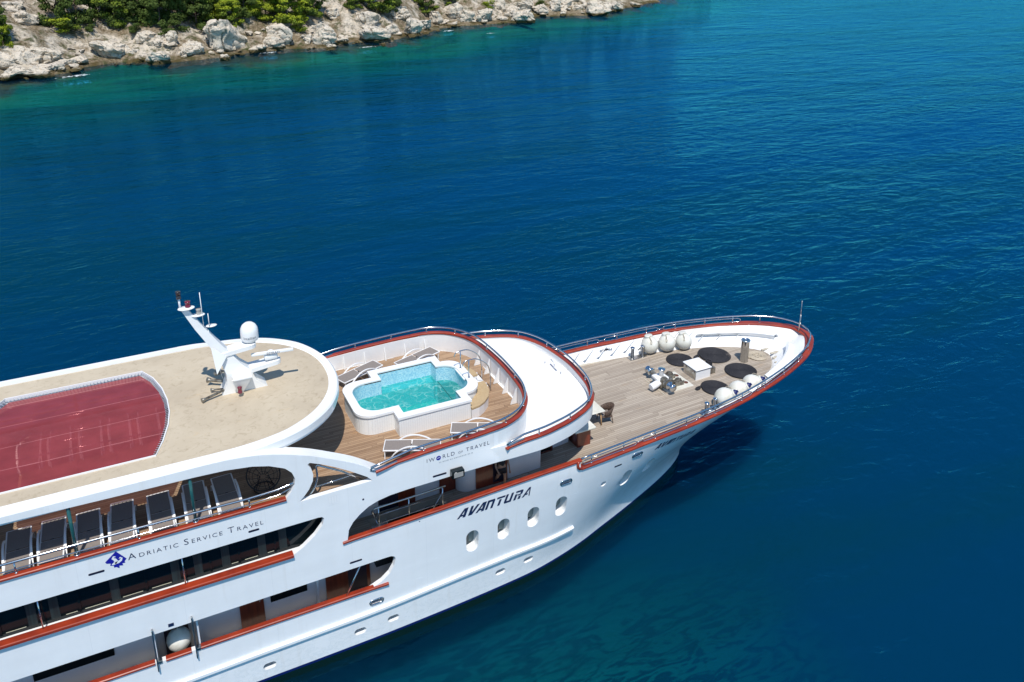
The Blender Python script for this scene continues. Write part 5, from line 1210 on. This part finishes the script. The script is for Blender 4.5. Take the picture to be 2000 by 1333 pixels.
# ------------------------------------------------------------ the rocky shore
xs = np.concatenate([ar(-300,-90,10), ar(-90,-34,4), ar(-34,150,1.1), ar(150,420,6)]); ys = np.concatenate([ar(0,96,8), ar(96,134,4), ar(134,232,1.1), ar(232,420,6)])
def hz(x, y):
    h = th(x, y); k = np.clip((h-.2)/2, 0, 1)
    return h+k*(.35*nz(x*2.3+1, y*2.1)+.18*nz(x*5.1, y*4.7+2))
me, vv = gridmesh('hillside', xs, ys, hz)
def m_rockcol(t, p, sc=1.0):
    a = t.noise(p, .35*sc, 6, .6); b = t.noise(p, 1.6*sc, 8, .7, .7); c = t.noise(t.mapn(p, (1,1,2.4), (.5,.3,0)), .9*sc, 6, .65, 1.0)
    col = t.ramp(a, [(.3, (.47,.395,.29)), (.5, (.65,.565,.45)), (.7, (.62,.56,.47))])
    col = t.mix(t.ramp(c, [(.5, 0), (.7, .7)]), col, (.33,.33,.33))
    col = t.mix(t.ramp(a, [(.56, 0), (.7, .35)]), col, (.52,.38,.22))
    col = t.mix(t.ramp(b, [(.36, .85), (.47, 0)]), col, (.10,.088,.072))
    s = t.n('ShaderNodeSeparateXYZ'); t.l(t.pos(), s.inputs[0]); z = t.math('ADD', s.outputs[2], t.math('MULTIPLY', t.math('SUBTRACT', b, .5), .8))
    col = t.mix(t.ramp(t.math('DIVIDE', z, 2.0), [(.10, 1), (.30, 0)]), col, (.10,.075,.032))
    return col, b, c
def m_rock():
    m = mat('limestone', (.5,.46,.4), .9, spec=.2); t = NT(m); p = t.pos(); col, b, c = m_rockcol(t, p)
    t.l(col, t.b.inputs['Base Color']); t.l(t.bump(c, .8, .35, t.bump(b, .9, .18)), t.b.inputs['Normal']); return m
def m_soil():
    m = mat('stony_soil', (.4,.33,.23), .95, spec=.1); t = NT(m); p = t.pos(); col, b, c = m_rockcol(t, p)
    e = t.noise(p, .22, 5, .6); f = t.noise(p, 2.2, 8, .75)
    soil = t.ramp(f, [(.36, (.06,.046,.03)), (.5, (.21,.16,.10)), (.66, (.38,.32,.23))])  # soil tones; the darkest stand in for shaded gaps between boulders
    col = t.mix(t.ramp(e, [(.42, 0), (.56, 1)]), col, soil)
    col = t.mix(t.ramp(t.noise(p, .5, 6, .7), [(.52, 0), (.62, .85)]), col, (.055,.065,.02))
    t.l(col, t.b.inputs['Base Color']); t.l(t.bump(f, 1, .3, t.bump(c, .8, .4)), t.b.inputs['Normal']); return m
hill = link('hillside', me, m_soil()); hill['kind'] = 'structure'
M['rock'] = m_rock()
def rock_mesh(seed, sx, sy, sz, npts=16, sub=4):
    rnd = random.Random(seed); b = B(); 
    for _ in range(npts):
        v_ = Vector((rnd.gauss(0,1), rnd.gauss(0,1), rnd.gauss(0,1))).normalized()*rnd.uniform(.86,1.12)
        v_ = Vector([math.copysign(abs(c)**.8, c) for c in v_]); b.verts.new((v_.x*sx, v_.y*sy, v_.z*sz))
    r_ = bmesh.ops.convex_hull(b, input=b.verts[:]); bmesh.ops.delete(b, geom=[v for v in b.verts if not v.link_faces], context='VERTS')
    bmesh.ops.triangulate(b, faces=b.faces[:])
    for k in range(sub):
        bmesh.ops.subdivide_edges(b, edges=b.edges[:], cuts=1, use_grid_fill=True)
        if k < 1: bmesh.ops.smooth_vert(b, verts=b.verts[:], factor=.25, use_axis_x=True, use_axis_y=True, use_axis_z=True)
    s_ = (sx+sy+sz)/3; off = Vector((seed*7.13, seed*3.7, seed*1.9)); b.normal_update()
    for v in b.verts:
        p = v.co/s_
        d = mn.fractal(p*1.1+off, .9, 2.1, 4)*.13 + (abs(mn.noise(Vector((p.x*.8+p.z*.5,p.y*.8,p.z*2.6))+off))-.25)*.26 + mn.ridged_multi_fractal(p*2.2+off, .9, 2.1, 4, 1, 2)*.05 - .06
        cr = abs(mn.noise(Vector((p.x*1.6+.7*p.z, p.y*1.6, p.z*.9))*1.0+off*1.3))
        if cr < .06: d -= (.06-cr)*3.2
        v.co += v.normal*d*s_
    me = bpy.data.meshes.new('boulder'); b.to_mesh(me); b.free()
    for p in me.polygons: p.use_smooth = True
    me.set_sharp_from_angle(angle=R(28)); me.materials.append(M['rock']); return me
ROCKS = [
 (-14.9, 140.8, -0.0, 3.1, 1.6, 'small low broad pale boulder at the waterline of the rocky shore'),
 (-14.1, 165.3, 10.1, 4.5, 2.0, 'middle sized low broad pale boulder high on the slope of the rocky shore'),
 (-13.5, 147.1, 1.1, 6.9, 3.7, 'huge low broad pale boulder just above the waterline, first such from the left'),
 (-12.4, 163.2, 7.7, 6.0, 2.8, 'large low broad pale boulder high on the slope of the rocky shore'),
 (-11.6, 141.8, -0.0, 6.8, 2.0, 'huge flat pale boulder at the waterline of the rocky shore'),
 (-8.9, 149.5, 1.7, 5.7, 3.0, 'large low broad pale boulder just above the waterline of the rocky shore'),
 (-8.1, 146.1, 0.3, 4.2, 1.7, 'middle sized flat pale boulder at the waterline, first such from the left'),
 (-4.0, 153.8, 0.3, 3.3, 1.8, 'middle sized low broad pale boulder at the waterline of the rocky shore'),
 (1.9, 157.1, 0.2, 5.9, 4.6, 'large blocky pale boulder at the waterline, first such from the left'),
 (5.4, 157.3, 0.7, 3.6, 2.6, 'middle sized blocky pale boulder just above the waterline, first such from the left'),
 (9.3, 161.7, 2.9, 3.7, 2.6, 'middle sized blocky pale boulder just above the waterline, second such from the left'),
 (10.3, 150.5, -0.0, 4.0, 2.7, 'middle sized blocky pale boulder at the waterline, first such from the left'),
 (11.2, 159.9, 1.7, 4.4, 2.6, 'middle sized blocky pale boulder just above the waterline, third such from the left'),
 (13.9, 159.3, 2.4, 2.6, 3.0, 'small tall upright pale boulder just above the waterline of the rocky shore'),
 (16.7, 155.6, 0.9, 4.2, 3.1, 'middle sized blocky pale boulder just above the waterline, fourth such from the left'),
 (22.6, 150.1, -0.0, 1.9, 1.2, 'small blocky pale boulder at the waterline, first such from the left'),
 (24.5, 158.0, 0.3, 8.4, 6.7, 'huge blocky pale boulder at the waterline, first such from the left'),
 (31.2, 160.0, 0.1, 5.0, 1.7, 'large flat pale boulder at the waterline of the rocky shore'),
 (34.8, 162.2, 0.1, 4.5, 2.8, 'middle sized blocky pale boulder at the waterline, second such from the left'),
 (36.5, 164.3, 1.0, 5.7, 3.9, 'large blocky pale boulder just above the waterline, first such from the left'),
 (43.4, 163.8, 0.5, 3.7, 2.1, 'middle sized low broad pale boulder just above the waterline, first such from the left'),
 (46.1, 157.4, -0.0, 2.8, 1.1, 'small flat pale boulder at the waterline of the rocky shore'),
 (46.3, 162.1, 0.4, 4.4, 4.2, 'middle sized tall upright pale boulder just above the waterline, first such from the left'),
 (46.3, 169.0, 2.0, 4.8, 3.0, 'large blocky pale boulder just above the waterline, second such from the left'),
 (51.8, 166.6, -0.0, 3.0, 2.2, 'small blocky pale boulder at the waterline, second such from the left'),
 (52.6, 178.4, 5.1, 3.8, 2.5, 'middle sized blocky pale boulder high on the slope of the rocky shore'),
 (58.4, 165.5, -0.0, 7.3, 4.1, 'huge low broad pale boulder at the waterline of the rocky shore'),
 (58.6, 158.8, -0.0, 1.2, 0.8, 'small blocky pale boulder at the waterline, third such from the left'),
 (60.5, 175.4, 2.4, 6.9, 4.0, 'huge blocky pale boulder just above the waterline of the rocky shore'),
 (66.1, 173.7, 0.6, 4.1, 2.5, 'middle sized blocky pale boulder just above the waterline, fifth such from the left'),
 (71.5, 175.5, -0.0, 5.8, 4.5, 'large blocky pale boulder at the waterline, second such from the left'),
 (71.8, 185.8, 3.4, 5.4, 3.4, 'large blocky pale boulder just above the waterline, third such from the left'),
 (77.9, 183.1, 0.4, 3.8, 4.1, 'middle sized tall upright pale boulder just above the waterline, second such from the left'),
 (86.6, 194.6, 0.4, 5.5, 4.3, 'large blocky pale boulder just above the waterline, fourth such from the left'),
 (89.2, 191.6, -0.0, 3.6, 1.4, 'middle sized flat pale boulder at the waterline, second such from the left'),
 (92.6, 198.2, 1.6, 5.9, 4.4, 'large blocky pale boulder just above the waterline, fifth such from the left'),
 (95.6, 195.5, 0.8, 4.1, 3.7, 'middle sized tall upright pale boulder just above the waterline, third such from the left'),
 (100.8, 195.4, 0.6, 5.6, 4.1, 'large blocky pale boulder just above the waterline, sixth such from the left'),
 (107.2, 196.6, 0.5, 2.7, 1.5, 'small low broad pale boulder just above the waterline of the rocky shore'),
 (109.8, 203.8, 1.8, 4.6, 4.6, 'middle sized tall upright pale boulder just above the waterline, fourth such from the left'),
 (112.5, 193.3, -0.0, 6.7, 4.2, 'huge blocky pale boulder at the waterline, second such from the left'),
 (112.8, 201.1, 1.1, 3.8, 3.1, 'middle sized blocky pale boulder just above the waterline, sixth such from the left'),
 (123.2, 214.8, 2.0, 7.4, 3.3, 'huge low broad pale boulder just above the waterline, second such from the left'),
 (128.3, 210.5, 0.4, 5.7, 3.3, 'large blocky pale boulder just above the waterline, seventh such from the left'),
 (132.5, 210.6, 1.1, 4.6, 4.1, 'middle sized tall upright pale boulder just above the waterline, fifth such from the left'),
 (137.9, 212.5, 2.1, 4.7, 3.0, 'large blocky pale boulder just above the waterline, eighth such from the left'),
 (141.2, 210.0, 1.5, 4.3, 2.0, 'middle sized low broad pale boulder just above the waterline, second such from the left'),
 (145.5, 203.7, -0.0, 7.4, 4.6, 'huge blocky pale boulder at the waterline, third such from the left'),
 (151.2, 217.7, 1.6, 5.2, 2.1, 'large flat pale boulder just above the waterline of the rocky shore'),
 (158.7, 215.1, 0.0, 5.5, 3.1, 'large low broad pale boulder at the waterline of the rocky shore'),
 (175.5, 228.0, 0.0, 3.7, 1.5, 'middle sized flat pale boulder at the waterline, third such from the left'),
]
TREES = [
 (-15.5, 152.6, 4.6, 3.2, 5.4, 'bright', 'bright yellow-green pine on the slope above the boulders, first such from the left'),
 (-6.4, 163.4, 6.4, 6.9, 8.0, 'dark', 'dark green pine on the slope above the boulders, first such from the left'),
 (-5.0, 161.8, 4.9, 7.9, 3.0, 'bushb', 'low bright green bush on the slope above the boulders, first such from the left'),
 (-1.0, 165.2, 5.5, 3.1, 2.2, 'bush', 'low dark green bush on the slope above the boulders, first such from the left'),
 (2.1, 169.0, 6.6, 6.6, 7.0, 'dark', 'dark green pine on the slope above the boulders, second such from the left'),
 (5.7, 169.8, 7.7, 5.4, 5.7, 'dark', 'dark green pine on the slope above the boulders, third such from the left'),
 (7.6, 167.9, 6.3, 6.5, 5.1, 'dark', 'dark green pine on the slope above the boulders, fourth such from the left'),
 (7.6, 164.7, 4.6, 3.8, 2.9, 'bush', 'low dark green bush on the slope above the boulders, second such from the left'),
 (12.3, 164.6, 5.8, 7.7, 8.4, 'dark', 'dark green pine on the slope above the boulders, fifth such from the left'),
 (13.2, 161.8, 4.1, 4.5, 2.9, 'bush', 'low dark green bush on the slope above the boulders, third such from the left'),
 (16.0, 163.7, 4.3, 5.2, 4.1, 'bush', 'low dark green bush on the slope above the boulders, fourth such from the left'),
 (18.0, 171.8, 7.1, 5.6, 5.9, 'dark', 'dark green pine on the slope above the boulders, sixth such from the left'),
 (21.9, 169.8, 5.7, 7.0, 8.3, 'dark', 'dark green pine on the slope above the boulders, seventh such from the left'),
 (26.3, 167.1, 4.5, 5.9, 5.7, 'bright', 'bright yellow-green pine on the slope above the boulders, second such from the left'),
 (30.7, 171.4, 6.1, 5.8, 6.1, 'dark', 'dark green pine on the slope above the boulders, eighth such from the left'),
 (35.7, 173.3, 5.0, 7.1, 6.8, 'bright', 'bright yellow-green pine on the slope above the boulders, third such from the left'),
 (40.0, 170.3, 4.0, 8.5, 7.7, 'bright', 'bright yellow-green pine on the slope above the boulders, fourth such from the left'),
 (42.0, 168.2, 2.7, 4.9, 4.2, 'bushb', 'low bright green bush on the slope above the boulders, second such from the left'),
 (47.7, 178.0, 5.1, 6.2, 6.5, 'mid', 'mid green pine on the slope above the boulders, first such from the left'),
 (58.2, 179.8, 6.6, 5.1, 4.0, 'mid', 'mid green pine on the slope above the boulders, second such from the left'),
 (64.4, 183.1, 5.1, 9.4, 5.8, 'mid', 'mid green pine on the slope above the boulders, third such from the left'),
 (70.7, 186.5, 4.6, 4.3, 4.2, 'dark', 'dark green pine on the slope above the boulders, ninth such from the left'),
 (84.2, 198.1, 3.1, 6.1, 5.5, 'mid', 'mid green pine on the slope above the boulders, fourth such from the left'),
 (94.3, 203.7, 4.2, 4.8, 4.1, 'mid', 'mid green pine on the slope above the boulders, fifth such from the left'),
 (106.1, 203.2, 3.5, 4.9, 3.2, 'bushb', 'low bright green bush on the slope above the boulders, third such from the left'),
 (130.0, 214.4, 2.6, 4.6, 2.8, 'bush', 'low dark green bush on the slope above the boulders, fifth such from the left'),
]
COASTDIR = Vector((.38,.92,0)).normalized()
for k, (x, y, z, w_, h_, lab) in enumerate(ROCKS):
    o = link('boulder', rock_mesh(k+1, w_*.66, w_*.54, h_*.76, 11+k % 4))
    c = Vector((x, y, z))+Vector((x, y+26.5, 0)).normalized()*w_*.34
    o.location = (c.x, c.y, max(z, -.1)+h_*.36); o.rotation_euler = (0, R(-8+(k*37) % 17), R((k*53) % 50-25)); tag(o, lab, 'boulder', 'boulders along the rocky shore')
protos = [rock_mesh(100+k, 1, .9, .7, 10, 2) for k in range(6)]
rnd = random.Random(11); cnt = 0; P_ = []
while cnt < 130:
    i = rnd.randrange(3, len(SH)-3); t = rnd.random(); a, c = SH[i], SH[i+1]; d = rnd.random()**1.6*9-.8
    if math.hypot(c[0]-a[0], c[1]-a[1])*rnd.random() < 3: continue
    nx, ny = -(c[1]-a[1]), c[0]-a[0]; L = math.hypot(nx, ny); x, y = a[0]+(c[0]-a[0])*t+nx/L*d, a[1]+(c[1]-a[1])*t+ny/L*d
    if not (-40 < x < 200): continue
    P_.append((x, y, rnd.choice((.45,.6,.6,.8,.8,1.0,1.3,1.6)))); cnt += 1
X_ = np.array([p[0] for p in P_]); Y_ = np.array([p[1] for p in P_]); Z_ = np.maximum(hz(X_, Y_), -.15)
for (x, y, s_), z in zip(P_, Z_):
    o = bpy.data.objects.new('shore_rock', protos[rnd.randrange(6)]); C.objects.link(o); o.location = (x, y, float(z)+.15*s_); o.scale = (s_*rnd.uniform(.8,1.3), s_, s_*rnd.uniform(.7,1.1)); o.rotation_euler = (rnd.uniform(-.4,.4), rnd.uniform(-.4,.4), rnd.uniform(0,6.28))
    tag(o, 'one of the many small pale rocks strewn between the big boulders along the shore', 'rock', 'small rocks strewn along the shore')
# trees
def m_leaf(name, c1, c2):
    m = mat(name, c1, .75, spec=.2); t = NT(m); g = t.n('ShaderNodeNewGeometry'); oi = t.n('ShaderNodeObjectInfo')
    n = t.noise(t.coord(), .8, 3)
    col = t.mix(t.math('MULTIPLY', n, 1.0), c2, c1); col = t.mix(t.math('MULTIPLY', oi.outputs['Random'], .25), col, c2)
    t.l(col, t.b.inputs['Base Color']); t.b.inputs['Subsurface Weight'].default_value = 0; return m
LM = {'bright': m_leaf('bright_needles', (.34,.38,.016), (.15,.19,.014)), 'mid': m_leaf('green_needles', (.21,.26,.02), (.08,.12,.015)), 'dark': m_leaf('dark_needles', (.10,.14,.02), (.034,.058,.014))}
bark = m_noisy('bark', (.16,.11,.08), (.07,.05,.04), 5, .9)
def crown_mesh(seed, kind, bush=False):
    rnd = random.Random(seed); b = B()
    pads = []
    n = 11 if bush else 34
    for k in range(n):
        a = rnd.uniform(0, 6.28); q = rnd.random()
        if bush: zc_ = rnd.uniform(.05, .75); rr = rnd.uniform(.05,.36)*(1.05-zc_*.5)
        else: zc_ = .06+.88*q; rr = .44*math.sqrt(max(.03, 1-((zc_-.36)/.66)**2))*rnd.uniform(.35,1.0)
        pads.append((Vector((rr*math.cos(a), rr*math.sin(a), zc_)), rnd.uniform(.11,.18)*(1.25 if bush else 1), rnd.random()))
    for c, r_, tone in pads:
        for _ in range(190 if not bush else 170):
            v_ = Vector((rnd.gauss(0,1), rnd.gauss(0,1), rnd.gauss(0,1))).normalized()*(rnd.random()**.42)*r_; v_.z *= .62
            p = c+v_; nrm = (v_.normalized()*.9+Vector((rnd.uniform(-1,1), rnd.uniform(-1,1), rnd.uniform(-.3,1)))*.75).normalized()
            u = nrm.orthogonal().normalized(); u = (Matrix.Rotation(rnd.uniform(0,6.28),3,nrm) @ u); w_ = nrm.cross(u); s1 = rnd.uniform(.018,.034); s2 = s1*rnd.uniform(.5,.9)
            f = b.faces.new([b.verts.new(p+u*s1+w_*s2*.3), b.verts.new(p+w_*s2), b.verts.new(p-u*s1), b.verts.new(p-w_*s2)])
            top = v_.z > r_*.1
            f.material_index = (0 if (tone > .25 and v_.z > -r_*.1) else 1)  # pad undersides take the darker leaf, shade put into the colour
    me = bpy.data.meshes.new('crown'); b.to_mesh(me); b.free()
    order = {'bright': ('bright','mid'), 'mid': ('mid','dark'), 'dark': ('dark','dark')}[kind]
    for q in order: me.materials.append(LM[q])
    return me
def trunk_mesh(seed):
    rnd = random.Random(seed); b = B(); pts = [(0,0,-.15),(.01,.0,.1),(.03*rnd.uniform(-1,1),.02,.35),(.05*rnd.uniform(-1,1),.03*rnd.uniform(-1,1),.65),(.02,0,.88)]
    tube(b, pts, [.032,.028,.022,.014,.005], 7)
    for k in range(7):
        z = .28+.08*k; a = rnd.uniform(0,6.28); tube(b, [(0,0,z), (.14*math.cos(a), .14*math.sin(a), z+.05), (.3*math.cos(a), .3*math.sin(a), z+.10)], [.012,.008,.003], 5)
    me = bpy.data.meshes.new('trunk'); b.to_mesh(me); b.free(); me.materials.append(bark); return me
CM = {}
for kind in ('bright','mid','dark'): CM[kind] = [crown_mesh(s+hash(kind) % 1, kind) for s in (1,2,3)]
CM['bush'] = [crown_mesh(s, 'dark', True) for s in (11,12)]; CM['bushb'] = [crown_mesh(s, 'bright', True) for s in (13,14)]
TM = [trunk_mesh(s) for s in (1,2,3)]
for k, (x, y, z, w_, h_, kind, lab) in enumerate(TREES):
    bush = kind.startswith('bush'); c = Vector((x, y, 0))+Vector((x, y+26.5, 0)).normalized()*w_*.2
    zz = float(hz(np.array([c.x]), np.array([c.y]))[0])
    r = empty('shrub' if bush else 'pine_tree', (c.x, c.y, min(zz, z+1.0)-.5), lab, 'bush' if bush else 'tree', 'bushes on the shore slope' if bush else 'pines on the shore slope', R(k*77))
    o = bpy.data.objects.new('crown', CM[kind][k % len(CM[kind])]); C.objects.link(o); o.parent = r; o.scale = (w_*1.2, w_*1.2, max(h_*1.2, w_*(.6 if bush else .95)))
    o = bpy.data.objects.new('trunk', TM[k % 3]); C.objects.link(o); o.parent = r; o.scale = (w_, w_, max(h_*1.15, w_*(.55 if bush else .85))*(.7 if bush else 1))
# more pines further up the slope behind, just above the picture's edge, for the shade and the reflection
rnd = random.Random(5)
BK = ['a rounded dark pine', 'a tall dark pine', 'a spreading pine', 'a broad pine', 'a small dark pine', 'a leaning pine', 'a dense pine', 'a ragged pine', 'a slim pine', 'a bushy pine', 'a wide crowned pine', 'a short pine', 'a full pine', 'a sparse pine']
for k, (x, dy, w_, h_, kind) in enumerate(((-17,14,6,7,'dark'),(-3,17,7,8,'dark'),(4,14,7,8,'mid'),(10,15,7,8,'dark'),(15,13,6,8,'dark'),(20,14,7,7,'dark'),(25,14,7,8,'mid'),(31,14,7,8,'bright'),(38,14,7,8,'bright'),(45,15,7,7,'mid'),(63,19,8,7,'dark'),(71,18,7,6,'mid'),(84,19,7,6,'dark'),(97,16,6,6,'mid'))):
    y = float(np.interp(x, SH[:, 0], SH[:, 1]))+dy; zz = float(hz(np.array([float(x)]), np.array([y]))[0])
    r = empty('pine_tree', (x, y, zz-.5), BK[k]+', %s from the left of the back row along the top edge' % ('first second third fourth fifth sixth seventh eighth ninth tenth eleventh twelfth thirteenth fourteenth'.split()[k]), 'tree', 'pines of the back row', R(k*61))
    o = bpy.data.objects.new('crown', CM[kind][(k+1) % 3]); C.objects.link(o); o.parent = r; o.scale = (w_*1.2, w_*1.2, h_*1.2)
    o = bpy.data.objects.new('trunk', TM[k % 3]); C.objects.link(o); o.parent = r; o.scale = (w_, w_, h_*1.2)
FM = mat('sea_foam', (.75,.80,.80), .8)
for (x, y, L, ang, lab) in ((-4.3,141.5,5,20,'white foam washing off the flat slabs at the left'),(33.5,158.6,3,10,'small white foam patch in front of the big crag'),(84.5,182.5,4,30,'white foam at the foot of the grey boulders, middle of the shore'),(92,172,2.2,0,'white foam breaking over a sunken rock off the shore'),(55,158.5,3.5,15,'thin white foam along the rocks left of the round boulder')):
    b = B()
    for _ in range(46):
        t = rnd.gauss(0,.32); q = rnd.gauss(0,.10); a = R(ang); px, py = x+L*(t*math.cos(a)-q*math.sin(a)), y+L*(t*math.sin(a)+q*math.cos(a)); r_ = L*rnd.uniform(.012,.05)*(1.1-min(1,abs(t)))
        if r_ > 0: b.faces.new([b.verts.new((px+r_*1.7*math.cos(2*math.pi*j/7+.3), py+r_*.6*math.sin(2*math.pi*j/7+.3), .05+rnd.uniform(0,.06))) for j in range(7)])
    o = link('foam', b, FM); o['kind'] = 'stuff'; tag(o, lab, 'foam')

# the water lies a little below the foot of the white paint
for o in C.objects:
    if o.parent is None and (o.name.split('.')[0] in ('sea', 'bed_and_water_body', 'hillside', 'boulder', 'shore_rock', 'pine_tree', 'shrub', 'foam')): o.location.z -= .45
